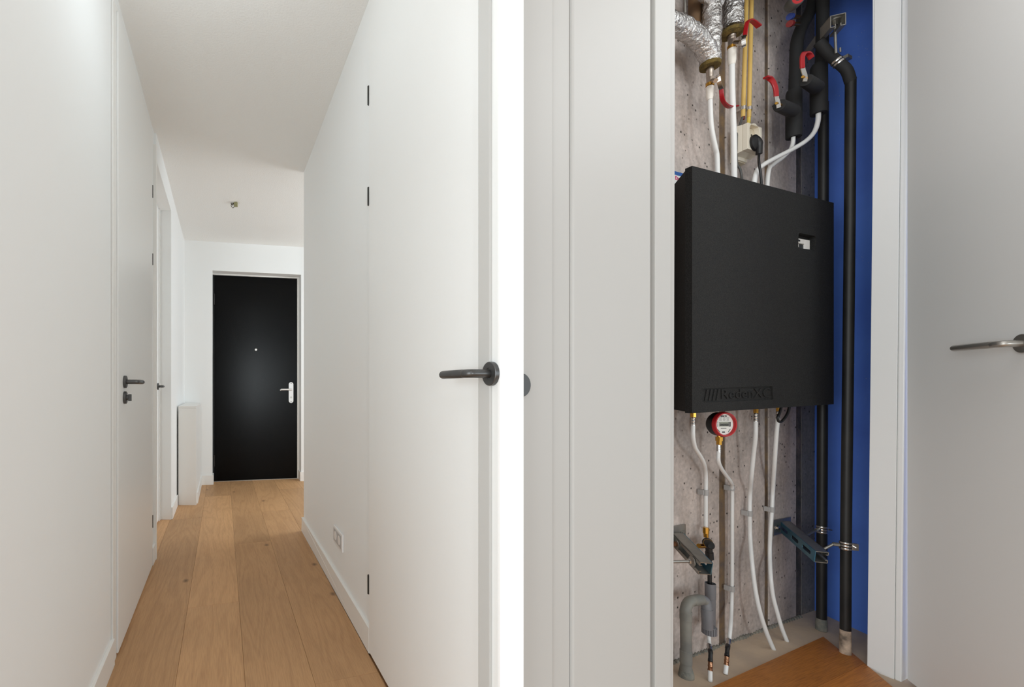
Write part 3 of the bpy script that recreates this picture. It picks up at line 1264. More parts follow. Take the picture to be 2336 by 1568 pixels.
win = [bil(a, c, (h00, h10, h11, h01)) for a, c in hole]
l00, l10, l11, l01 = unit(1601, 919), unit(1764, 912), unit(1762, 881), unit(1600, 887)
lq = (l00, l10, l11, l01)
logo = [bil(a, c, lq) for a, c in rrect(0, 0, 1, 1, 0.04, 2)]
outer = [(BU0, zbB), (BU1, zbC), (BU1, ztC), (BU0, ztB)]
b = MB()
b.plate(outer, [win, logo], lambda u, z, d: C(u, z, BD - d), TS)
cov = b.build('front_cover', M['epp'], t)
b = MB()                                                # floor of the sunk name panel
b.hexa([C(*l00, BD - 0.02), C(*l10, BD - 0.02), C(*l11, BD - 0.02), C(*l01, BD - 0.02),
        C(*l00, BD - 0.005), C(*l10, BD - 0.005), C(*l11, BD - 0.005), C(*l01, BD - 0.005)])
pan = b.build('name_panel', M['epp'], cov)
lu = (Vector((l10[0] - l00[0], 0, l10[1] - l00[1]))).normalized()
ru = UD * lu.x + Z * lu.z
zc = (l00[1] + l01[1]) / 2
lw = l10[0] - l00[0]
lh = l01[1] - l00[1]
cen = C((l00[0] + l10[0]) / 2, (l00[1] + l10[1] + l11[1] + l01[1]) / 4, BD - 0.005)
upv = (Z - ru * Z.dot(ru)).normalized()
g = text_geo('RedenXC', lh * 1.02, (cen + ru * (lw * 0.115), ru, upv, OD), 'CENTER', 0.0035, 0.0)
ws = [(p - cen).dot(ru) for p in g.v]
sc_ = lw * 0.70 / (max(ws) - min(ws))
g.v = [p + ru * (((p - cen).dot(ru) - lw * 0.115) * (sc_ - 1)) for p in g.v]
g.build('name_letters', M['epp'], cov)
b = MB()
for k in range(4):                                      # slanting bars of the emblem
    a = cen - ru * (lw * (0.455 - 0.05 * k))
    b.hexa([a + ru * (i * 0.009 + j * 0.012) + upv * (lh * 0.4 * (2 * j - 1)) + OD * w for j in (0, 1) for i, w in ((0, 0), (1, 0), (1, 0.0035), (0, 0.0035))])
b.build('emblem_bars', M['epp'], cov)
# tapered rear shell
SHU, SHT = 0.004, 0.004
ti = 0.098
f = [(BU0 + SHU, zbB + SHT), (BU1 - SHU, zbC + SHT), (BU1 - SHU, ztC - SHT), (BU0 + SHU, ztB - SHT)]
r_ = [(BU0 + ti, zbB + 0.006), (BU1 - ti, zbC + 0.006), (BU1 - ti, ztC - 0.006), (BU0 + ti, ztB - 0.006)]
b = MB()
b.hexa([C(u, z, 0.03) for u, z in r_] + [C(u, z, BD - TS - 0.0005) for u, z in f])
b.build('rear_shell', M['epp'], t)
# what shows through the window
zw = (h00[1] + h01[1]) / 2
uw0, uw1 = h00[0], h10[0]
b = MB()
du, dv = uw1 - uw0, h01[1] - h00[1]


def uw(a, c, d):
    q = bil(a, c, (h00, h10, h11, h01))
    return C(q[0], q[1], d)


def wbox(b, a0, c0, a1, c1, d0, d1):
    return b.hexa([uw(a0, c0, d0), uw(a1, c0, d0), uw(a1, c1, d0), uw(a0, c1, d0), uw(a0, c0, d1), uw(a1, c0, d1), uw(a1, c1, d1), uw(a0, c1, d1)])


DQ = BD - TS + 0.0005
wbox(b, 0.02, 0.40, 0.66, 0.72, DQ, BD - 0.010)
wbox(b, 0.56, 0.03, 0.84, 0.72, DQ, BD - 0.0095)
wbox(b, 0.02, 0.03, 0.24, 0.36, DQ, BD - 0.011)
un = b.build('controller', M['unit'], t, 0.001)
b = MB()
wbox(b, 0.25, 0.03, 0.52, 0.36, DQ, BD - 0.013)
wbox(b, 0.12, 0.52, 0.28, 0.64, BD - 0.0105, BD - 0.0094)
b.build('controller_display', M['unit_dark'], un)

# ---- sticker on the concrete beside the box
su, sz = uz(1540, 391, 0.001)
t = thing('sticker', C(su + 0.03, sz - 0.04, 0.001), 'small white sticker with a blue band on concrete behind the black box', 'sticker')
b = MB()
cboard(b, su - 0.05, su + 0.075, 0.0008, 0.0016, sz - 0.09, sz - 0.001)
b.build('paper', M['sticker'], t)
b = MB()
cboard(b, su - 0.05, su + 0.075, 0.0018, 0.0022, sz - 0.0135, sz)
b.build('blue_band', M['sticker_blue'], t)
g = text_geo('Etec', 0.021, (C(su - 0.001, sz - 0.0255, 0.002), UD, Z, OD), 'LEFT', 0.0002, 0.0006)
g.build('red_writing', M['sticker_red'], t)
g = text_geo('00x', 0.012, (C(su + 0.003, sz - 0.046, 0.002), UD, Z, OD), 'LEFT', 0.0002, 0.0002)
g.build('small_writing', M['ink'], t)


# ---- foil-wrapped pipes top left
def crumple(q):
    return 0.0035 * noise.noise(q * 45) + 0.002 * noise.noise(q * 110)


def fine_path(pts, n):
    return smooth_path(pts, n)


t = thing('foil_pipe', cw(1620, 140, 0.09), 'silver foil-wrapped pipe with a slanting side branch at top left', 'pipe')
b = MB()
r = pw(50, 1620, 0.09)
b.tube(fine_path([cw(1626, -60, 0.09), cw(1624, 30, 0.09), cw(1621, 90, 0.09), cw(1620, 146, 0.09)], 18), [r * (0.74 + 0.26 * min(1, i / 30)) for i in range(55)], 44, True, crumple)
b.build('foil_jacket', M['foil'], t)
b = MB()
r2 = r * 1.02
b.tube(fine_path([cw(1490, 38, 0.1), cw(1540, 54, 0.1), cw(1578, 76, 0.098), cw(1602, 100, 0.094), cw(1616, 124, 0.09)], 14), r2, 40, True, crumple)
b.build('foil_branch', M['foil'], t)
b = MB()
b.tube(fine_path([cw(1575, -34, 0.105), cw(1612, -8, 0.1), cw(1640, 6, 0.095)], 14), r * 0.6, 30, True, crumple)
b.build('foil_wrap', M['foil'], t)
b = MB()
e = cw(1620, 150, 0.09)
b.lathe(e + Z * 0.012, -Z, [(0, 0), (0.004, r * 1.0), (0.010, r * 1.04), (0.018, r * 1.0), (0.021, r * 0.5), (0.014, 0)], 30)
b.build('wool_end', M['wool'], t)

t = thing('foil_pipe', cw(1669, 60, 0.1), 'thick straight silver foil-wrapped pipe beside the yellow conduits', 'pipe')
b = MB()
r3 = pw(53, 1671, 0.1)
b.tube(fine_path([cw(1673, -70, 0.1), cw(1671, 0, 0.1), cw(1670, 66, 0.1)], 22), r3, 44, True, crumple)
b.build('foil_jacket', M['foil'], t)
b = MB()
e2 = cw(1668.5, 76, 0.1)
b.lathe(e2 + Z * 0.018, -Z, [(0, 0), (0.008, r3 * 1.02), (0.013, r3 * 1.13), (0.023, r3 * 1.1), (0.027, r3 * 0.5), (0.018, 0)], 30)
b.build('wool_end', M['wool'], t)

# brown riser and hanger rod glimpsed behind the foil
t = thing('riser_pipe', cw(1584, 10, 0.045), 'brown rusty pipe half hidden behind the foil wrapping', 'pipe')
b = MB()
b.cyl(cw(1585, 62, 0.04), cw(1586, -90, 0.04), pw(32, 1585, 0.04), 24)
b.build('pipe', M['rust'], t)
b = MB()
b.cyl(cw(1611, 40, 0.035), cw(1611, -90, 0.035), pw(20, 1611, 0.035), 18)
b.build('dark_sleeve', M['black'], t)
b = MB()
b.cyl(cw(1563, 30, 0.075), cw(1560, -90, 0.075), 0.0035, 10)
tag(b.build('threaded_rod', M['galv'], None), 'thin steel hanger rod in the top left corner behind foil branch', 'rod')


# ---- ball valves under the foil pipes
def ball_valve(px, y0, y1, y2, d, w, label, lever_pts, grip_pts, group=None, stem_px=(0, 0)):
    t = thing('ball_valve', cw(px, y1, d), label, 'valve', group)
    r = pw(w, px, d)
    b = MB()
    a, c_, e_ = cw(px, y0, d), cw(px, y1, d), cw(px, y2, d)
    L = (a - c_).length
    b.lathe(a, -Z, [(0, 0), (0, r * 0.92), (L * 0.15, r * 0.92), (L * 0.2, r), (L * 0.55, r * 1.02), (L * 0.62, r * 0.93), (L * 0.8, r * 0.98), (L, r * 0.9), (L, 0)], 22)
    b.build('body', M['nickel'], t)
    b = MB()
    b.cyl(c_, e_, r * 0.97, 6)
    b.build('hex_nut', M['nickel'], t)
    b = MB()
    b.cyl(e_, e_ - Z * 0.011, r * 1.08, 16)
    b.build('ring', M['brass'], t)
    s0, s1 = cw(px + 0.3 * w, (y1 + y2) / 2, d + 0.01), cw(stem_px[0], stem_px[1], d + 0.035)
    b = MB()
    b.cyl(s0, s1, r * 0.62, 16)
    b.build('stem', M['nickel'], t)
    b = MB()
    lp = [cw(x, y, dd) for x, y, dd in lever_pts]
    b.ribbon(smooth_path(lp, 4), UD * 0.5 + OD, 0.012, 0.0028)
    lev = b.build('lever', M['chrome'], t)
    b = MB()
    gp = smooth_path([cw(x, y, dd) for x, y, dd in grip_pts], 5)
    n_ = len(gp)
    b.ribbon(gp, UD * 0.35 + OD, [0.013 + 0.010 * max(0, i / (n_ - 1) - 0.5) for i in range(n_)], 0.0055)
    b.build('grip', M['red'], lev, 0.002)
    return t


ball_valve(1619.5, 149, 177, 190, 0.09, 19, 'nickel ball valve with a red lever hanging down, under foil branch pipe',
           [(1632, 175, 0.128), (1637.5, 174, 0.13), (1640, 186, 0.13), (1643, 197, 0.127), (1646, 205, 0.124)],
           [(1645, 202, 0.124), (1647, 222, 0.12), (1652, 235, 0.112), (1664, 244, 0.10), (1680, 243, 0.088)], None, (1633, 184))
ball_valve(1669.5, 72, 91, 105, 0.1, 21, 'nickel ball valve with a red lever turned upwards, under straight foil pipe',
           [(1690, 110, 0.142), (1697, 104, 0.144), (1696, 90, 0.144), (1699, 80, 0.144)],
           [(1699, 83, 0.144), (1702, 62, 0.142), (1705, 50, 0.14), (1712, 46, 0.138), (1721, 51, 0.136), (1732, 61, 0.134)], None, (1690, 98))


# ---- white plastic pipes
def pipe(name, pts, w, label, n=8, r=None, group=None, mt='white_pipe'):
    t = thing(name, pts[0], label, 'pipe', group)
    pth = smooth_path(pts, n)
    b = MB()
    b.tube(pth, r, 16)
    b.build('tube', M[mt], t)
    return t


def on_top(px, d, dz=-0.002):
    u = at_d(px, d)
    return C(u, ztop(u) - 0.006 + dz, d)


def on_bot(px, d, dz=0.004):
    u = at_d(px, d)
    return C(u, zbot(u) + dz, d)


def sleeve(t, px, y0, y1, d, w, px1=None):
    r = pw(w, px, d)
    a, c_ = cw(px, y0, d), cw(px1 or px, y1, d)
    L = (a - c_).length
    b = MB()
    b.lathe(a, c_ - a, [(0, 0), (0, r * 1.02), (L * 0.72, r), (L * 0.78, r * 0.97), (L, r * 0.8), (L, 0)], 22)
    b.build('press_sleeve', M['sleeve'], t)


r1 = pw(12.5, 1622, 0.09)
t = pipe('supply_pipe', [cw(1619.5, 222, 0.09), cw(1620.5, 252, 0.09), cw(1622, 281, 0.09), cw(1626, 310, 0.088), cw(1632, 338, 0.085), cw(1636, 362, 0.082), on_top(1637.5, 0.08)],
         0, 'white pipe curving from the lower foil valve into the black box', r=r1)
sleeve(t, 1619, 198, 228, 0.09, 17.5)
r2_ = pw(15, 1671, 0.1)
t = pipe('supply_pipe', [cw(1669.5, 142, 0.1), cw(1670, 200, 0.1), cw(1672, 260, 0.098), cw(1674, 320, 0.095), on_top(1675, 0.09)],
         0, 'straight white pipe dropping past the red lever into the black box', r=r2_)
sleeve(t, 1669.5, 112, 148, 0.1, 21)


# ---- yellow conduits
def saddle(px, py, d, w, label, grp, slant=0):
    t = thing('conduit_clip', cw(px, py, d), label, 'clip', grp)
    r = pw(w, px, d)
    c_ = cw(px, py, d)
    b = MB()
    b.lathe(c_ + Z * 0.007, -Z, [(0, r * 1.01), (0, r * 1.25), (0.014, r * 1.25), (0.014, r * 1.01)], 18)
    b.box(c_ - UD * (r * 1.6), r * 0.6, 0.001, 0.007, (UD, OD, Z))
    b.box(c_ + UD * (r * 1.6), r * 0.6, 0.001, 0.007, (UD, OD, Z))
    b.box(c_ - OD * (d * 0.5), 0.003, d * 0.5 - 0.001, 0.004, (UD, OD, Z))
    b.build('strap', M['chrome'], t)


for x0, x1, yend, lab in ((1703, 1695, 267, 'left yellow conduit ending with a red inner tube above the socket'),
                          (1714.5, 1708.5, 268, 'right yellow conduit running down into the cream socket')):
    t = thing('yellow_conduit', cw(x1, yend, 0.03), lab, 'conduit')
    b = MB()
    rr_ = pw(10.8, x1, 0.03)
    b.tube([cw(x0 + 1, -80, 0.03), cw(x0, 0, 0.03), cw((x0 + x1) / 2, 130, 0.03), cw(x1, yend, 0.03)], rr_, 16)
    b.build('tube', M['yellow'], t)
    b = MB()
    if x0 < 1710:
        b.cyl(cw(x1, yend - 4, 0.03), cw(x1, yend + 6, 0.03), rr_ * 0.8, 14)
        b.build('inner_tube', M['red_dark'], t)
    else:
        b.tube([cw(x1, yend - 3, 0.03), cw(x1 - 0.5, yend + 10, 0.03), cw(x1 - 4, yend + 24, 0.025)], rr_ * 0.85, 14)
        b.build('inner_tube', M['yellow2'], t)
saddle(1696, 247, 0.03, 10.8, 'small metal clip holding the left yellow conduit', 'clips on the yellow conduits')
saddle(1709.5, 248, 0.03, 10.8, 'small metal clip holding the right yellow conduit', 'clips on the yellow conduits')

# ---- cream double socket with plug
D_S = 0.075
t = thing('wall_socket', cw(1712, 330, 0.02), 'cream surface-mounted double wall socket between the white pipes', 'socket')
s_tl, s_br = uz(1706, 279, D_S), uz(1738, 350, D_S)
b = MB()
ftz = uz(1706, 279, D_S)[1]; fbz = uz(1706, 339, D_S)[1]
fu0, fu1 = uz(1706, 300, D_S)[0], uz(1738, 300, D_S)[0]
cz, cu_ = (ftz + fbz) / 2, (fu0 + fu1) / 2
so = [(fu0, fbz), (fu1, fbz), (fu1, ftz), (fu0, ftz)]
wells = []
wr = (fu1 - fu0) * 0.37
wz1, wz2 = ftz - (ftz - fbz) * 0.28, ftz - (ftz - fbz) * 0.76
circ = lambda cz_: [(cu_ + wr * math.cos(2 * PI * k / 24), cz_ + wr * math.sin(2 * PI * k / 24)) for k in range(24)]
b.plate(so, [circ(wz1)], lambda u, z, d: C(u, z, D_S - d), 0.018)
body = b.build('face_plate', M['cream'], t, 0.002)
b = MB()
b.lathe(C(cu_, wz1, D_S - 0.018), OD, [(0, wr), (0.0, 0), ], 24)
for k in (-1, 1):
    b.box(C(cu_ + wr * 0.42 * k, wz1, D_S - 0.0165), 0.001, 0.001, 0.001, (UD, OD, Z))
b.build('socket_well', M['cream_dark'], body)
for k in (-1, 1):
    b = MB()
    b.cyl(C(cu_ + wr * 0.4 * k, wz1, D_S - 0.0178), C(cu_ + wr * 0.4 * k, wz1, D_S - 0.0168), wr * 0.12, 10)
    b.build('contact', M['dark_hole'], body)
    b = MB()
    b.box(C(cu_, wz1 + k * wr * 0.9, D_S - 0.012), wr * 0.14, 0.006, 0.002, (UD, OD, Z))
    b.build('earth_clip', M['brass'], body)
b = MB()                                                # housing behind the face
hu0 = fu0 - 0.006
b.hexa([C(hu0, fbz - 0.006, 0.034), C(fu1 + 0.006, fbz - 0.006, 0.034), C(fu1 + 0.006, ftz + 0.002, 0.034), C(hu0, ftz + 0.002, 0.034),
        C(fu0, fbz, D_S - 0.0182), C(fu1, fbz, D_S - 0.0182), C(fu1, ftz, D_S - 0.0182), C(fu0, ftz, D_S - 0.0182)])
b.build('housing', M['cream'], t)
b = MB()
bz0 = uz(1690, 368, 0.03)[1]
bu0, bu1 = uz(1686, 330, 0.034)[0], fu1 - 0.012
b.hexa([C(bu0, bz0, 0.001), C(bu1, bz0, 0.001), C(bu1, ftz - 0.004, 0.001), C(bu0, ftz - 0.004, 0.001),
        C(bu0, bz0, 0.0335), C(bu1, bz0, 0.0335), C(bu1, ftz - 0.004, 0.0335), C(bu0, ftz - 0.004, 0.0335)])
base = b.build('base', M['cream'], t, 0.003)
b = MB()
for k in range(3):
    uu = bu0 + (bu1 - bu0) * (0.22 + 0.28 * k)
    b.hexa([C(uu - 0.009, bz0 - 0.006, 0.012), C(uu + 0.009, bz0 - 0.006, 0.012), C(uu + 0.009, bz0 + 0.001, 0.012), C(uu - 0.009, bz0 + 0.001, 0.012),
            C(uu - 0.009, bz0 - 0.003, 0.028), C(uu + 0.009, bz0 - 0.003, 0.028), C(uu + 0.009, bz0 + 0.001, 0.028), C(uu - 0.009, bz0 + 0.001, 0.028)])
b.build('cable_entry', M['cream_dark'], base)

t = thing('plug', C(cu_, wz2, D_S), 'black power plug with a cable in the lower half of the cream socket', 'plug')
b = MB()
pc = C(cu_ - 0.006, wz2 + 0.004, D_S)
b.lathe(pc + OD * 0.0005, OD, [(0, 0), (0, wr * 0.9), (0.008, wr * 0.88), (0.015, wr * 0.6), (0.016, 0)], 22)
b.tube(smooth_path([pc + OD * 0.008 + UD * 0.002 + Z * 0.01, pc + OD * 0.014 + UD * 0.004 - Z * 0.008, pc + OD * 0.014 + UD * 0.004 - Z * 0.048], 5), [0.0125] * 6 + [0.0105] * 5, 14)
b.build('plug_body', M['black'], t)
u_t = at_d(1737.5, 0.152)
b = MB()
b.tube(smooth_path([pc + OD * 0.014 + UD * 0.004 - Z * 0.046, cw(1731, 368, 0.130), cw(1735, 396, 0.1365), C(at_d(1738, 0.134), ztop(u_t) - 0.008, 0.134)], 6), 0.0042, 10)
b.build('cable', M['black'], t)
b = MB()
b.tube(smooth_path([cw(1694, 268, 0.03), cw(1688, 284, 0.036), cw(1681.5, 304, 0.04), cw(1680, 330, 0.04), cw(1681, 372, 0.038), cw(1690, 392, 0.045), on_top(1698, 0.06)], 6), 0.0042, 10)
tag(b.build('grey_cable', M['grey_cable'], None), 'thin grey cable looping from the left yellow conduit past the socket', 'cable')


# ---- black insulated pipes top right
def insulated(pts, w_top, w_low, y_step, label, cover, lever_pts, grip_pts, d, tail):
    t = thing('insulated_pipe', cw(*pts[-1]), label, 'pipe')
    px = pts[-1][0]
    rt, rl = pw(w_top, px, d), pw(w_low, px, d)
    up = [cw(*p) for p in pts if p[1] <= y_step] + [cw(pts[-1][0], y_step, d)]
    b = MB()
    b.tube(smooth_path(up, 8), rt, 26)
    b.build('sleeve', M['rubber'], t)
    b = MB()
    a, e = cw(tail[0], y_step - 4, d), cw(tail[0], tail[1], d)
    L = (a - e).length
    b.lathe(a, e - a, [(0, 0), (0, rt * 1.04), (0.012, rl * 0.98), (L * 0.5, rl), (L - 0.004, rl), (L, rl * 0.96), (L, rl * 0.5), (L - 0.012, rl * 0.4), (L - 0.012, 0)], 28)
    b.build('lower_sleeve', M['rubber'], t)
    # insulated valve stub
    c0, c1, rw = cover
    b = MB()
    q0_, q1_ = cw(*c0), cw(*c1)
    L = (q1_ - q0_).length
    b.lathe(q0_, q1_ - q0_, [(0, 0), (0, rw * 1.1), (L * 0.5, rw * 1.05), (L * 0.93, rw), (L, rw * 0.9), (L, 0)], 24)
    b.build('valve_cover', M['rubber'], t)
    dirv = (q1_ - q0_).normalized()
    b = MB()
    lp = smooth_path([cw(*p) for p in lever_pts], 4)
    b.ribbon(lp, UD * 0.9 + OD * 0.5, 0.014, 0.003)
    lev = b.build('lever', M['chrome'], t)
    b = MB()
    gp = smooth_path([cw(*p) for p in grip_pts], 6)
    n_ = len(gp)
    b.ribbon(gp, UD * 0.9 + OD * 0.5, [0.016 + 0.006 * max(0, i / (n_ - 1) - 0.6) for i in range(n_)], 0.007)
    b.build('grip', M['red'], lev, 0.0025)
    b = MB()
    for k in (-1, 1):
        s_ = cw(*lever_pts[0]) + UD * (0.011 * k) + Z * 0.014
        b.cyl(s_ - dirv * 0.02, s_ + dirv * 0.008, 0.0045, 10)
    b.build('screw', M['brass'], t)
    return t


dA = 0.08
insulated([(1862, -60, 0.1), (1856, 5, 0.095), (1842, 38, 0.088), (1827, 66, 0.08), (1818, 98, 0.08), (1816, 150, 0.08), (1814, 205, 0.08)], 33, 40, 210,
          'black insulated pipe with a bent top and a red lever, left one of two',
          ((1809, 254, 0.11), (1778, 240, 0.15), 0.021),
          [(1776, 246, 0.157), (1775, 236, 0.158), (1772, 226, 0.158), (1770.5, 216, 0.157)],
          [(1771, 221, 0.157), (1769.5, 203, 0.156), (1764, 188, 0.154), (1756, 179, 0.152), (1746, 176, 0.15)], dA, (1811, 314))
dB = 0.135
insulated([(1878, -60, dB), (1877, 0, dB), (1876, 80, dB), (1874, 145, dB)], 32, 43, 150,
          'straight thick black insulated pipe with a red lever, right one of two',
          ((1863, 200, 0.155), (1838, 183, 0.185), 0.021),
          [(1836, 186, 0.191), (1837, 176, 0.192), (1833, 163, 0.192), (1830.5, 152, 0.192)],
          [(1830.5, 156, 0.192), (1830, 134, 0.192), (1833, 123, 0.192), (1839, 120, 0.191), (1846, 124, 0.19), (1851, 133, 0.188)], dB, (1868, 260))

rA = pw(12.5, 1800, 0.08)
pipe('supply_pipe', [cw(1810, 308, dA), cw(1808, 328, dA), cw(1801, 344, dA), cw(1784, 361, dA), cw(1764, 376, 0.082), cw(1753, 392, 0.085), on_top(1748.5, 0.085)], 0,
     'white pipe from the left black insulated pipe into the box, passing behind', r=pw(11, 1800, 0.08))
pipe('supply_pipe', [cw(1867, 254, dB), cw(1865.5, 278, dB), cw(1857, 302, 0.13), cw(1838, 322, 0.125), cw(1805, 342, 0.12), cw(1770, 360, 0.118), cw(1742, 376, 0.118), cw(1726, 393, 0.118), on_top(1717, 0.118)], 0,
     'long white pipe sweeping left from the right black insulated pipe', r=pw(13.5, 1840, 0.125))

# pressure gauge, test nipples and bracket near the top edge
gc = cw(1815, 2, 0.165)
t = thing('regulator', gc, 'round grey regulator with a red ring at the very top', 'regulator')
gx = (OD * 0.7 - UD * 0.6 - Z * 0.15).normalized()
rg = pw(40, 1812, 0.165)
b = MB()
b.lathe(gc - gx * 0.03, gx, [(0, 0), (0, rg * 0.9), (0.012, rg), (0.042, rg * 0.96), (0.046, rg * 0.84), (0.043, 0)], 28)
b.build('housing', mat('grey_housing', (78, 78, 77), 0.4), t)
b = MB()
b.lathe(gc + gx * 0.0135, gx, [(0, rg * 0.36), (0.003, rg * 0.4), (0.003, rg * 0.78), (0, rg * 0.82)], 28)
b.build('red_ring', M['red_ring'], t)
b = MB()
b.lathe(gc + gx * 0.0135, gx, [(0, 0), (0, rg * 0.3), (0.004, rg * 0.26), (0.004, 0)], 18)
b.build('spindle', M['galv'], t)
for y, m_n, nm in ((38, 'blue_cap', 'blue'), (54, 'red_dark', 'red')):
    t = thing('test_nipple', cw(1808, y, 0.1), 'small brass test nipple with a %s cap on the bent black pipe' % nm, 'nipple')
    b = MB()
    b.cyl(cw(1801, y, 0.115), cw(1805.5, y, 0.112), 0.0115, 14)
    b.build('cap', M[m_n], t)
    b = MB()
    b.cyl(cw(1805.5, y, 0.112), cw(1822, y + 1, 0.10), 0.0065, 12)
    b.build('nipple', M['brass'], t)

# ---- black drain pipe C with its elbow, and pipe D behind
rC = pw(27.5, 1935, 0.226)
t = thing('drain_pipe', G(1928.5, 1493), 'tall black drain pipe with an elbow at the top, in front of the blue wall', 'pipe')
b = MB()
b.tube(smooth_path([cw(1868, 96, 0.16), cw(1890, 122, 0.18), cw(1912, 142, 0.205), cw(1931, 160, 0.222), cw(1940.5, 186, 0.226)], 10), [rC * 1.12] * 22 + [rC * 1.1] * 19, 24)
b.build('elbow', M['rubber'], t)
b = MB()
b.tube([cw(1940.5, 184, 0.226), cw(1938.5, 500, 0.226), cw(1934, 900, 0.226), cw(1930, 1200, 0.226), cw(1928.5, 1489, 0.226)], rC, 24)
b.build('pipe', M['black_pipe'], t)
b = MB()
pz = cw(1928.5, 1440, 0.226)
b.lathe(Vector((pz.x, pz.y, 0.002)), Z, [(0, rC * 1.0), (0, rC * 1.07), (0.05, rC * 1.05), (0.085, rC * 1.03), (0.1, rC * 1.0)], 24)
b.build('mortar_coat', mat('pale_mortar', (206, 184, 162), 0.9, var=(26, 0.9, (40, 38, 36)), bump=(50, 0.5, 0.004)), t)
rD = pw(26, 1876, 0.1)
gD = G(1874, 1439)
dDv = (gD - W0).dot(OD)
t = thing('drain_pipe', gD, 'black drain pipe in the corner behind the box, left of the taller one', 'pipe')
b = MB()
b.tube([cw(1878.5, 236, dDv), cw(1878.3, 400, dDv), cw(1876.5, 900, dDv), cw(1875, 1200, dDv), cw(1874, 1436, dDv)], rD, 24)
b.build('pipe', M['black_pipe'], t)
b = MB()
pz = cw(1874, 1430, dDv)
b.lathe(Vector((pz.x, pz.y, 0.002)), Z, [(0, rD), (0, rD * 1.12), (0.035, rD * 1.08), (0.05, rD)], 24)
b.build('mortar_coat', M['mortar'], t)


# ---- slotted steel channels
def channel(A, B, up, w, h, open_right, label, slots, n_plate=True, web_m='galv_blue'):
    """C-section from A to B (centre line)"""
    e = (B - A).normalized()
    L = (B - A).length
    s = e.cross(up).normalized()
    upn = s.cross(e).normalized()
    if s.x < 0:
        s = -s
    o_ = s if open_right else -s
    t = thing('mounting_rail', A, label, 'rail')
    th = 0.0025
    hh = []
    for k in slots:
        a0, a1 = L * k[0], L * k[1]
        hh.append(rrect(a0, -h * 0.17, a1, h * 0.17, h * 0.165, 4))
    b = MB()
    b.plate([(0, -h / 2), (L, -h / 2), (L, h / 2), (0, h / 2)], hh, lambda a, c, d: A + e * a + upn * c - o_ * (w / 2 - d), th)
    b.build('web', M[web_m], t)
    b = MB()
    for k in (-1, 1):
        c_ = A + e * (L / 2) + upn * (k * (h / 2 - th / 2)) + o_ * (th / 2)
        b.box(c_, L / 2, (w - th) / 2, th / 2, (e, o_, upn))
        b.box(A + e * (L / 2) + o_ * (w / 2 - th / 2) + upn * (k * (h / 2 - h * 0.13)), L / 2, th / 2, h * 0.13, (e, o_, upn))
        b.box(A + e * (L / 2) + o_ * (w / 2 - h * 0.09) + upn * (k * (h / 2 - h * 0.255)), L / 2, h * 0.09, th / 2, (e, o_, upn))
    b.build('flange', M['galv'], t)
    return t, e, o_, upn, L


# right rail
RA, RB = P(1789, 1200, 1.945), P(1874, 1272, 1.70)
t, e, o_, upn, L = channel(RA, RB, Z, 0.040, 0.046, True, 'slotted steel rail on the concrete wall holding the two drain pipes', [(0.07, 0.28), (0.38, 0.58), (0.68, 0.90)])
b = MB()
u_r = (RA - W0).dot(UD)
zz = RA.z
cboard(b, u_r - 0.085, u_r + 0.05, 0.0012, 0.006, zz - 0.032, zz + 0.034)
pl = b.build('wall_plate', M['galv'], t)
b = MB()
sc0 = C(u_r - 0.06, zz, 0.006)
b.lathe(sc0, OD, [(0, 0), (0, 0.0125), (0.002, 0.0125), (0.002, 0.008), (0.008, 0.008), (0.008, 0)], 6)
b.build('bolt', M['chrome'], pl)
RE, RO, RU = e, o_, upn

# left rail
LA, LB = P(1545, 1229, 1.655), P(1609.5, 1298, 1.482)
t, e, o_, upn, L = channel(LA, LB, Z, 0.040, 0.046, False, 'short steel rail in the lower left, open towards the door frame', [(0.15, 0.4), (0.6, 0.85)])
b = MB()
u_l = (LA - W0).dot(UD)
cboard(b, u_l - 0.08, u_l + 0.065, 0.0012, 0.006, LA.z - 0.034, LA.z + 0.044)
pl = b.build('wall_plate', M['galv'], t)
b = MB()
b.lathe(C(u_l + 0.045, LA.z + 0.012, 0.006), OD, [(0, 0), (0, 0.013), (0.002, 0.013), (0.002, 0.008), (0.007, 0.008), (0.007, 0)], 6)
b.build('bolt', M['galv'], pl)
wc = LA + e * (L * 0.80) + o_ * 0.0215
wl = LA + e * (L * 0.22) + o_ * 0.0215
for c_, mm, nm, rod_l in ((wc, 'galv', 'plain steel threaded rod with washer and nut through the lower left rail', 0.2),
                          (wl, 'copper', 'copper coloured bolt with washer at the wall end of the lower left rail', 0.03)):
    t2 = thing('threaded_rod', c_, nm, 'rod')
    b = MB()
    b.lathe(c_, o_, [(0, 0), (0, 0.019), (0.0025, 0.019), (0.0025, 0)], 24)
    b.build('washer', M['galv'], t2)
    b = MB()
    b.lathe(c_ + o_ * 0.0025, o_, [(0, 0), (0, 0.0095), (0.009, 0.0095), (0.009, 0)], 6)
    b.build('nut', M[mm if mm == 'copper' else 'chrome'], t2)
    b = MB()
    b.cyl(c_ + o_ * 0.0115, c_ + o_ * rod_l - Z * (0.02 if rod_l > 0.1 else 0), 0.0048, 10)
    b.build('rod', M['galv' if mm != 'copper' else 'copper'], t2)


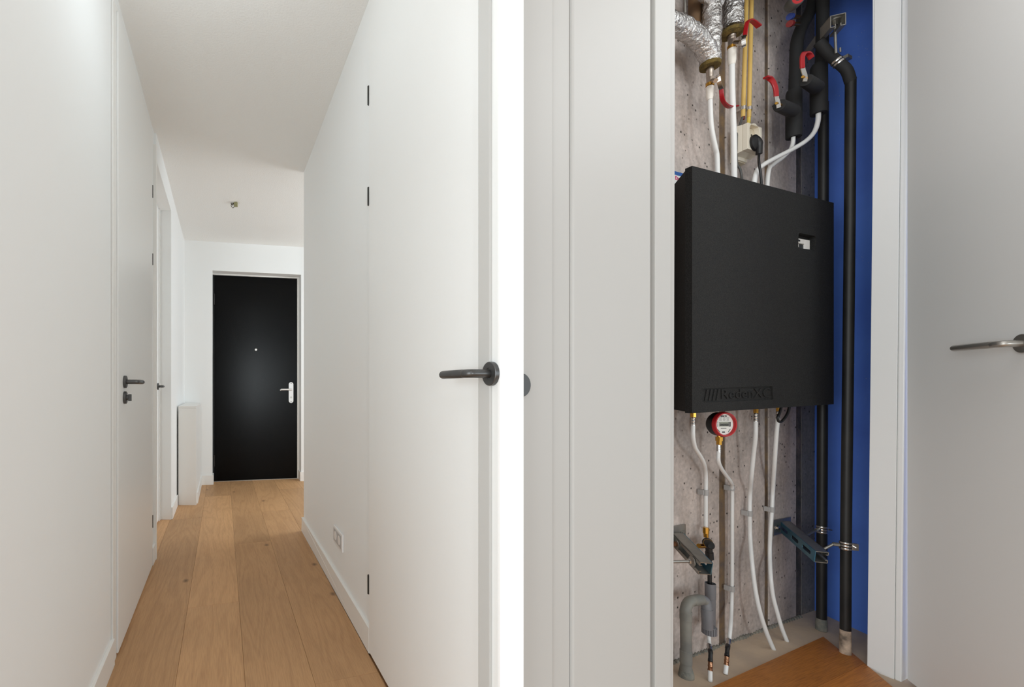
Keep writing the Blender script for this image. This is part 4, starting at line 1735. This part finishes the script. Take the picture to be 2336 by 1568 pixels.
# pipe clamps
def clamp(axis_p, axis_d, r, rail_p, label, grp=None, mt='chrome', tabs=True):
    t = thing('pipe_clamp', axis_p, label, 'clamp', grp)
    axis_d = axis_d.normalized()
    b = MB()
    for k in (-0.011, 0.0, 0.011):
        b.lathe(axis_p + axis_d * (k - 0.004), axis_d, [(0, r * 1.01), (0, r * 1.10), (0.002, r * 1.15), (0.006, r * 1.15), (0.008, r * 1.10), (0.008, r * 1.01)], 26)
    b.build('band', M[mt], t)
    to = (rail_p - axis_p)
    dirn = (to - axis_d * to.dot(axis_d)).normalized()
    b = MB()
    b.cyl(axis_p + dirn * (r * 1.12), axis_p + dirn * (r * 1.12 + 0.018), 0.0075, 6)
    b.build('boss', M['galv'], t)
    b = MB()
    b.cyl(axis_p + dirn * (r * 1.12 + 0.016), rail_p, 0.0048, 10)
    b.build('rod', M['galv'], t)
    if tabs:
        side = axis_d.cross(dirn).normalized()
        b = MB()
        for k in (-1, 1):
            q = axis_p - dirn * (r * 1.1 + 0.006) if k > 0 else axis_p + side * 0.0
            if k > 0:
                b.box(q, 0.009, 0.0016, 0.013, (dirn, side, axis_d))
                b.box(q + side * 0.008, 0.009, 0.0016, 0.013, (dirn, side, axis_d))
                b.cyl(q - side * 0.008, q + side * 0.022, 0.003, 8)
        b.build('screw_tab', M['chrome'], t)
    return t


pD = cw(1875, 1208, dDv)
rlen = (RB - RA).length
clamp(pD, Z, rD, RA + RE * (rlen * 0.36) + RO * 0.021 + Z * 0.0, 'steel pipe clamp on the drain pipe in the corner', None)
pCc = cw(1929, 1245, 0.226)
clamp(pCc, Z, rC, RA + RE * (rlen * 0.80) + RO * 0.021, 'steel pipe clamp low on the taller drain pipe', None)

# top clamp on the elbow, its rod and the bracket it hangs from
ec_ = cw(1912, 142, 0.205)
ed_ = cw(1925, 153, 0.217) - cw(1900, 132, 0.192)
t = thing('pipe_clamp', ec_, 'shiny double-band pipe clamp on the elbow of the taller drain pipe', 'clamp')
b = MB()
ed_ = ed_.normalized()
for k in (-0.006, 0.006):
    b.lathe(ec_ + ed_ * (k - 0.004), ed_, [(0, rC * 1.12), (0, rC * 1.18), (0.004, rC * 1.26), (0.008, rC * 1.18), (0.008, rC * 1.12)], 28)
b.build('band', M['chrome'], t)
upd = (Z - ed_ * Z.dot(ed_)).normalized()
b = MB()
hub = ec_ + upd * (rC * 1.2)
b.box(hub + upd * 0.006 + UD * 0.012, 0.016, 0.007, 0.006, (UD, OD, Z))
b.build('lug', M['galv'], t)
b = MB()
rt_ = cw(1904.5, 58, 0.205)
b.cyl(cw(1907, 122, 0.205), rt_, 0.0042, 10)
b.cyl(cw(1917, 119, 0.212), cw(1916.5, 109, 0.212), 0.003, 8)
b.build('rod', M['galv'], t)
b = MB()
b.cyl(rt_ + Z * 0.0, rt_ + Z * 0.014, 0.009, 6)
b.build('nut', M['chrome'], t)
b = MB()
b.lathe(rt_ + Z * 0.014, Z, [(0, 0), (0, 0.022), (0.003, 0.022), (0.003, 0)], 22)
b.build('washer', M['galv'], t)
# hanging rail, open underneath, end facing the viewer
KB = cw(1912, 46, 0.225)
KA = KB + Vector((0.36, 0.93, 0)).normalized() * 0.062
t = thing('mounting_rail', KA, 'dark steel rail with an open end at the top, above the elbow', 'rail')
e = (KB - KA).normalized()
s_ = e.cross(Z).normalized()
b = MB()
Lk = (KB - KA).length
wk, hk = 0.046, 0.044
kc_ = KA + e * (Lk / 2)
b.box(kc_ + Z * (hk / 2), Lk / 2, wk / 2, 0.0013, (e, s_, Z))
for k in (-1, 1):
    b.box(kc_ + s_ * (k * (wk / 2 - 0.0013)), Lk / 2, 0.0013, hk / 2, (e, s_, Z))
    b.box(kc_ + s_ * (k * (wk / 2 - 0.008)) - Z * (hk / 2), Lk / 2, 0.008, 0.0013, (e, s_, Z))
    b.box(kc_ + s_ * (k * (wk / 2 - 0.015)) - Z * (hk / 2 - 0.005), Lk / 2, 0.0013, 0.005, (e, s_, Z))
b.build('channel', M['galv'], t)

t = thing('strut', cw(1836, 126, 0.012), 'dark diagonal steel strut behind the two black insulated pipes', 'strut')
b = MB()
b.ribbon([cw(1838, 124, 0.012), cw(1850, 106, 0.035), cw(1872, 76, 0.075)], OD, 0.022, 0.02)
b.build('bar', M['galv'], t)

# ---- connections under the box
dP = 0.085


def fitting(t, px, y0, y1, y2, d, w1, w2, m1='brass', m2='chrome', ribs=3):
    """nut from y0 to y1, press ferrule from y1 to y2"""
    b = MB()
    a = on_bot(px, d, 0.006) if y0 is None else cw(px, y0, d)
    m_ = cw(px, y1, d)
    e_ = cw(px, y2, d)
    r1_, r2__ = pw(w1, px, d), pw(w2, px, d)
    b.cyl(a, a - Z * ((a - m_).length * 0.35), r1_ * 0.7, 14)
    b.cyl(a - Z * ((a - m_).length * 0.3), m_, r1_, 6)
    b.build('nut', M[m1], t)
    b = MB()
    L = (m_ - e_).length
    pr = [(0, 0), (0, r2__ * 0.9)]
    for k in range(ribs):
        q = (k + 0.15) / ribs
        pr += [(L * q, r2__ * 0.9), (L * (q + 0.12 / ribs), r2__ * 1.06), (L * (q + 0.45 / ribs), r2__ * 1.06), (L * (q + 0.6 / ribs), r2__ * 0.9)]
    pr += [(L * 0.96, r2__ * 1.1), (L, r2__ * 1.1), (L, 0)]
    b.lathe(m_, -Z, pr, 20)
    b.build('ferrule', M[m2], t)


def low_pipe(pts, w, label, fit=None):
    px, _, d = pts[0]
    t = thing('connection_pipe', cw(*pts[-1]), label, 'pipe')
    b = MB()
    b.tube(smooth_path([cw(*p) for p in pts], 8), pw(w, px, d), 16)
    b.build('tube', M['white_pipe'], t)
    if fit:
        fitting(t, *fit)
    return t


low_pipe([(1581, 969, dP), (1581, 998, dP), (1586, 1022, 0.075), (1597, 1040, 0.062), (1606, 1058, 0.05), (1610, 1085, 0.026), (1610, 1140, 0.026), (1610, 1207, 0.026)], 10.8,
         'leftmost white pipe under the box, kinked right, ending at the black valve', (1581, None, 952, 971, dP, 15, 10))
low_pipe([(1639, 1030, dP), (1639, 1052, dP), (1645, 1068, 0.075), (1657, 1086, 0.06), (1667, 1100, 0.05), (1670, 1118, 0.026), (1670, 1200, 0.026), (1670, 1300, 0.026), (1669, 1380, 0.026), (1666.5, 1430, 0.06), (1664, 1458, 0.066)], 10.2,
         'white pipe below the round red meter running down to the floor')
low_pipe([(1724, 961, dP), (1723.5, 995, dP), (1719, 1036, 0.07), (1714, 1088, 0.055), (1711, 1125, 0.026), (1710, 1175, 0.026), (1711, 1225, 0.026), (1715, 1280, 0.055), (1722, 1340, 0.07), (1732, 1390, 0.083), (1748, 1442, 0.094), (1765, 1483, 0.099)], 11.6,
         'bowed white pipe bending to the floor, second from the right', (1724, None, 943, 962, dP, 13, 11))
low_pipe([(1774.5, 955, dP), (1771, 995, 0.078), (1767, 1057, 0.06), (1763, 1118, 0.026), (1761, 1163, 0.026), (1757.5, 1215, 0.026), (1756, 1260, 0.026), (1758, 1312, 0.054), (1763, 1358, 0.064), (1772, 1394, 0.074), (1783, 1432, 0.082), (1795, 1463, 0.087)], 11,
         'rightmost white pipe under the box, bending to the floor', (1774.5, None, 939, 957, dP, 9.5, 10))
t = thing('sensor_cable', on_bot(1778, 0.12, 0), 'black sensor cable hanging in a loop under the box', 'cable')
b = MB()
b.tube(smooth_path([on_bot(1783, 0.125, 0.004), cw(1778, 944, 0.125), cw(1774.5, 952, 0.125), cw(1776, 961, 0.125), cw(1782, 962.5, 0.125), cw(1791, 953, 0.125), cw(1798, 940, 0.125), on_bot(1801.5, 0.125, 0.004)], 6), 0.0046, 10)
b.build('cable', M['black'], t)

# the round meter
t = thing('water_meter', cw(1651, 969, 0.1), 'round heat meter with a red ring and digital dial under the box', 'meter')
mc = cw(1651, 968.5, 0.12)
MU = Vector((0.993, 0.1, 0)).normalized()
MO = Vector((MU.y, -MU.x, 0))
mr = 57.0 * mc.y / FPX / 2
fr_ = (mc, MU, Z, MO)
b = MB()
b.lathe(mc - MO * 0.036, MO, [(0, 0), (0, mr * 0.8), (0.01, mr * 0.95), (0.0325, mr * 0.96), (0.0325, 0)], 30)
b.build('body', M['black'], t)
b = MB()
b.lathe(mc - MO * 0.012, MO, [(0.009, mr * 0.9), (0.009, mr), (0.016, mr * 1.0), (0.022, mr * 0.95), (0.022, mr * 0.86), (0.012, mr * 0.83), (0.009, mr * 0.83)], 40)
b.build('ring', M['red_ring'], t)
b = MB()
b.lathe(mc - MO * 0.0035, MO, [(0, 0), (0, mr * 0.84), (0.004, mr * 0.84), (0.004, 0)], 40)
dial = b.build('dial', M['dial'], t)


def dm(x, y, dz=0.001):
    return mc + MU * (x * mr) + Z * (y * mr) + MO * dz


b = MB()
b.box(dm(-0.02, 0.02), 0.40 * mr, 0.0006, 0.185 * mr, (MU, MO, Z))
b.build('display', M['lcd'], dial)
b = MB()
for x0, x1, y0, y1 in ((0.37, 0.40, -0.165, 0.2), (0.45, 0.47, -0.165, 0.2), (0.52, 0.57, -0.165, 0.2), (0.45, 0.57, -0.18, -0.15)):
    b.box(dm((x0 + x1) / 2, (y0 + y1) / 2, 0.0012), (x1 - x0) / 2 * mr, 0.0006, (y1 - y0) / 2 * mr, (MU, MO, Z))
for s in (-1, 1):
    c0 = dm(0.46 * s, -0.5, 0.0012)
    dx_ = (MU * 0.6 + Z * 0.8 * s).normalized() if s > 0 else (MU * 0.72 - Z * 0.69).normalized()
    b.box(c0, 0.16 * mr, 0.0005, 0.014 * mr, (dx_, MO, dx_.cross(MO)))
b.lathe(dm(-0.1, -0.62, 0.0008), MO, [(0, 0), (0, 0.06 * mr), (0.0008, 0.06 * mr), (0.0008, 0)], 14)
b.lathe(dm(0.02, -0.62, 0.0008), MO, [(0, 0), (0, 0.06 * mr), (0.0008, 0.06 * mr), (0.0008, 0)], 14)
b.build('marking', M['ink'], dial)
text_geo('000000', 0.25 * mr, (dm(0.0, -0.035, 0.0016), MU, Z, MO), 'CENTER', 0.0002, 0.0006).build('digits', M['ink'], dial)
up_frame = lambda x, y: (dm(x, y, 0.0012), -MU, -Z, MO)
text_geo('CE M20', 0.17 * mr, up_frame(-0.02, 0.66), 'CENTER', 0.0002, 0.0003).build('lettering', M['ink'], dial)
b = MB()
for k in range(4):
    for i in range(3):
        wd = (0.15, 0.11, 0.14)[(k + i) % 3]
        b.box(dm(-0.3 + 0.32 * i, 0.52 - 0.075 * k, 0.001), wd * mr * 0.8, 0.0003, 0.014 * mr, (MU, MO, Z))
for k in range(5):
    b.box(dm(-0.56, 0.2 - 0.09 * k, 0.001), 0.05 * mr, 0.0003, 0.02 * mr, (MU, MO, Z))
b.box(dm(-0.03, -0.32, 0.001), 0.24 * mr, 0.0003, 0.035 * mr, (MU, MO, Z))
b.build('small_print', M['ink_soft'], dial)
b = MB()
b.cyl(cw(1640, 992, dP), cw(1640, 998, dP), pw(10, 1640, dP), 14)
b.cyl(cw(1640, 997, dP), cw(1640, 1006, dP), pw(18.5, 1640, dP), 6)
b.cyl(cw(1640, 1006, dP), cw(1640, 1015, dP), pw(14, 1640, dP), 6)
b.build('brass_nut', M['brass'], t)
b = MB()
a = cw(1639.5, 1014, dP)
L = (a - cw(1639.5, 1032, dP)).length
rf = pw(10.5, 1640, dP)
b.lathe(a, -Z, [(0, 0), (0, rf), (L * 0.4, rf), (L * 0.45, rf * 1.08), (L * 0.6, rf), (L * 0.75, rf * 1.08), (L * 0.9, rf), (L * 0.95, rf * 1.12), (L, rf * 1.12), (L, 0)], 18)
b.build('ferrule', M['chrome'], t)


# pipe clips on the concrete
def pclip(px, py, d, w, label):
    t = thing('pipe_clip', cw(px, py, d), label, 'clip', 'clips holding the white pipes')
    r = pw(w, px, d)
    c_ = cw(px, py, d)
    hgt = 0.011
    b = MB()
    b.lathe(c_ - Z * hgt, Z, [(0, r * 1.01), (0, r * 1.22), (2 * hgt, r * 1.22), (2 * hgt, r * 1.01)], 20)
    b.build('ring', M['clip'], t)
    b = MB()
    b.box(c_ - UD * (r * 1.0) - OD * (d / 2 - 0.001), r * 0.8, d / 2 - 0.002, hgt * 0.9, (UD, OD, Z))
    b.build('foot', M['clip'], t, 0.001)


pclip(1610, 1124, 0.026, 10.8, 'grey clip on the leftmost white pipe')
pclip(1670, 1114, 0.026, 10.2, 'upper grey clip on the white pipe under the meter')
pclip(1670, 1344, 0.026, 10.2, 'lower grey clip on the white pipe under the meter')
pclip(1710, 1172, 0.026, 11.6, 'grey clip on the bowed white pipe, second from right')
pclip(1761, 1163, 0.026, 11, 'grey clip on the rightmost white pipe')

# ---- relief valve with tundish
dV = 0.04
t = thing('relief_valve', cw(1615, 1240, dV), 'black and brass safety valve at the end of the leftmost pipe', 'valve')
b = MB()
b.cyl(cw(1610.5, 1204, dV), cw(1610.5, 1217, dV), pw(15.5, 1610, dV), 8)
b.cyl(cw(1610.5, 1216, dV), cw(1611, 1226, dV), pw(12.5, 1610, dV), 14)
b.cyl(cw(1606, 1246, dV), cw(1594, 1246, dV), 0.0085, 12)
b.build('brass_inlet', M['brass'], t)
b = MB()
b.ball(cw(1614, 1238, dV), pw(26, 1614, dV), 20, 10)
b.cyl(cw(1617, 1246, dV), cw(1618, 1262, dV), pw(17, 1617, dV), 18)
b.cyl(cw(1618, 1260, dV), cw(1619, 1276, dV), pw(20, 1618, dV), 18)
b.build('body', M['black'], t)
b = MB()
k0, k1 = cw(1615, 1239, dV + 0.012), cw(1621.5, 1247, dV + 0.055)
rk = pw(22, 1617, dV)
L = (k1 - k0).length
b.lathe(k0, k1 - k0, [(0, 0), (0, rk), (L * 0.7, rk * 1.0), (L * 0.92, rk * 0.86), (L, rk * 0.55), (L * 0.98, 0)], 22)
b.build('cap', M['rubber'], t)
b = MB()
b.lathe(k0 + (k1 - k0) * 0.08, k1 - k0, [(0, rk * 1.0), (0, rk * 1.05), (0.0022, rk * 1.05), (0.0022, rk)], 22)
b.build('brass_ring', M['brass'], t)
b = MB()
b.cyl(cw(1619, 1276, dV), cw(1619, 1341, dV), pw(10.5, 1619, dV), 14)
b.build('outlet', M['black'], t)

# ---- grey drain trap
dT = 0.075
t = thing('drain_trap', G(1565, 1545), 'grey plastic drain trap with an inverted U standing on the screed', 'trap')
rP = pw(27.5, 1565, dT)
pl_ = [(1565, 1530, dT), (1565, 1470, dT), (1564, 1405, dT), (1565, 1388, dT), (1572, 1374, dT), (1586, 1369, dT), (1598, 1368, dT), (1608, 1372, 0.08), (1612, 1388, 0.085), (1613, 1410, 0.088), (1614, 1434, 0.088)]
b = MB()
b.tube(smooth_path([cw(*p) for p in pl_[:8]], 8), rP, 24)
b.build('riser_bend', M['pvc_dusty'], t)
b = MB()
b.tube(smooth_path([cw(*p) for p in pl_[6:]], 8), rP * 0.985, 24)
b.build('down_bend', M['pvc'], t)
for p0_, p1_, k in (((1564.5, 1394, dT), (1564.5, 1415, dT), 1.08), ((1565, 1484, dT), (1565, 1514, dT), 1.09), ((1579, 1371, dT), (1599, 1368.5, dT), 1.07)):
    b = MB()
    b.cyl(cw(*p0_), cw(*p1_), rP * k, 24)
    b.build('socket_collar', M['pvc_dusty'], t, 0.001)
b = MB()
b.cyl(cw(1612.5, 1390, 0.086), cw(1613.3, 1411, 0.088), rP * 1.06, 24)
b.build('down_collar', M['pvc'], t)
b = MB()
n0 = cw(1618, 1429, 0.075)
n1 = cw(1618, 1447, 0.075)
rn = pw(33, 1618, 0.075)
vs = []
NN = 48
L = (n0 - n1).length
b.lathe(n0, -Z, [(0, 0), (0, rn * 0.97), (0.003, rn), (L - 0.003, rn), (L, rn * 0.95), (L, 0)], 28)
for k in range(20):
    a_ = 2 * PI * k / 20
    dv_ = Vector((math.cos(a_), math.sin(a_), 0))
    b.box(n0 - Z * (L / 2) + dv_ * rn, 0.0022, 0.0028, L * 0.42, (dv_, Z.cross(dv_), Z))
b.build('union_nut', M['pvc'], t)
b = MB()
fx = bx = cw(1620.5, 1331, 0.045)
rf = pw(27, 1620, 0.045)
L1 = (cw(1620.5, 1331, 0.045) - cw(1620.5, 1366, 0.045)).length
L2 = (cw(1620.5, 1331, 0.045) - cw(1620.5, 1432, 0.045)).length
b.lathe(bx, -Z, [(0.03, 0), (0.03, rf * 0.9), (0, rf * 0.93), (0, rf), (L1, rf * 0.98), (L1 + 0.001, rf * 0.92), (L2, rf * 0.92), (L2, 0)], 26)
b.build('tundish', M['pvc'], t)
b = MB()
gb = G(1565, 1545)
b.lathe(Vector((gb.x, gb.y, 0.001)), Z, [(0, 0), (0, rP * 1.4), (0.012, rP * 1.34), (0.024, rP * 1.2), (0.034, rP * 1.1), (0.04, rP)], 20)
for i, v in enumerate(b.v):
    if v.z > 0.002:
        k = 0.1 * noise.noise(v * 30)
        v.x += (v.x - gb.x) * k
        v.y += (v.y - gb.y) * k
b.build('mortar_collar', M['mortar'], t)
# white tail under the union nut belongs to the floor stub below

# ---- floor stubs with press elbows
for pts, lab, tail in (([(1620, 1555, 0.121), (1620, 1530, 0.119), (1620.5, 1510, 0.116), (1621, 1490, 0.108), (1618.5, 1476, 0.088), (1617.5, 1462, 0.075), (1617, 1449, 0.072)],
                        'white floor stub with copper and black elbow below the grey union nut', True),
                       ([(1655, 1539, 0.1185), (1657, 1518, 0.114), (1658, 1498, 0.11), (1659.5, 1480, 0.1), (1662, 1463, 0.075), (1664, 1452, 0.068)],
                        'white floor stub with copper and black elbow feeding the meter pipe', False)):
    t = thing('pipe_stub', cw(*pts[0]), lab, 'pipe')
    rs_ = pw(11, pts[0][0], pts[0][2])
    q = [cw(*p) for p in pts]
    b = MB()
    b.tube(smooth_path(q[:2] + [q[1] + (q[2] - q[1]) * 0.1], 3), rs_ * 1.02, 16)
    b.build('stub', M['white_pipe'], t)
    b = MB()
    L = (q[2] - q[1]).length
    b.lathe(q[1], q[2] - q[1], [(0, 0), (0, rs_ * 1.2), (L * 0.1, rs_ * 1.22), (L * 0.14, rs_ * 0.98), (L * 0.4, rs_), (L * 0.45, rs_ * 1.12), (L * 0.55, rs_ * 1.12), (L * 0.6, rs_), (L * 0.9, rs_), (L * 0.93, rs_ * 1.14), (L, rs_ * 1.14), (L, 0)], 20)
    b.build('press_ring', M['copper'], t)
    b = MB()
    b.tube(smooth_path([q[2], q[2] + (q[3] - q[2]) * 0.5, q[3], q[3] + (q[4] - q[3]) * 0.45], 6), [rs_ * (1.12 if i < 4 else 0.98 if i < 12 else 1.12) for i in range(19)], 16)
    b.build('elbow', M['black'], t)
    b = MB()
    a_, c_ = q[3] + (q[4] - q[3]) * 0.4, q[4] + (q[5] - q[4]) * 0.2
    L = (c_ - a_).length
    b.lathe(a_, c_ - a_, [(0, 0), (0, rs_ * 1.15), (L * 0.3, rs_ * 1.1), (L * 0.8, rs_ * 1.12), (L * 0.9, rs_ * 1.28), (L, rs_ * 1.28), (L, 0)], 20)
    b.build('ferrule', M['chrome'], t)
    if tail:
        b = MB()
        b.tube(smooth_path(q[4:], 4), rs_ * 0.95, 16)
        b.build('tail', M['white_pipe'], t)

for o in bpy.data.objects:
    if '_org' in o:
        del o['_org']
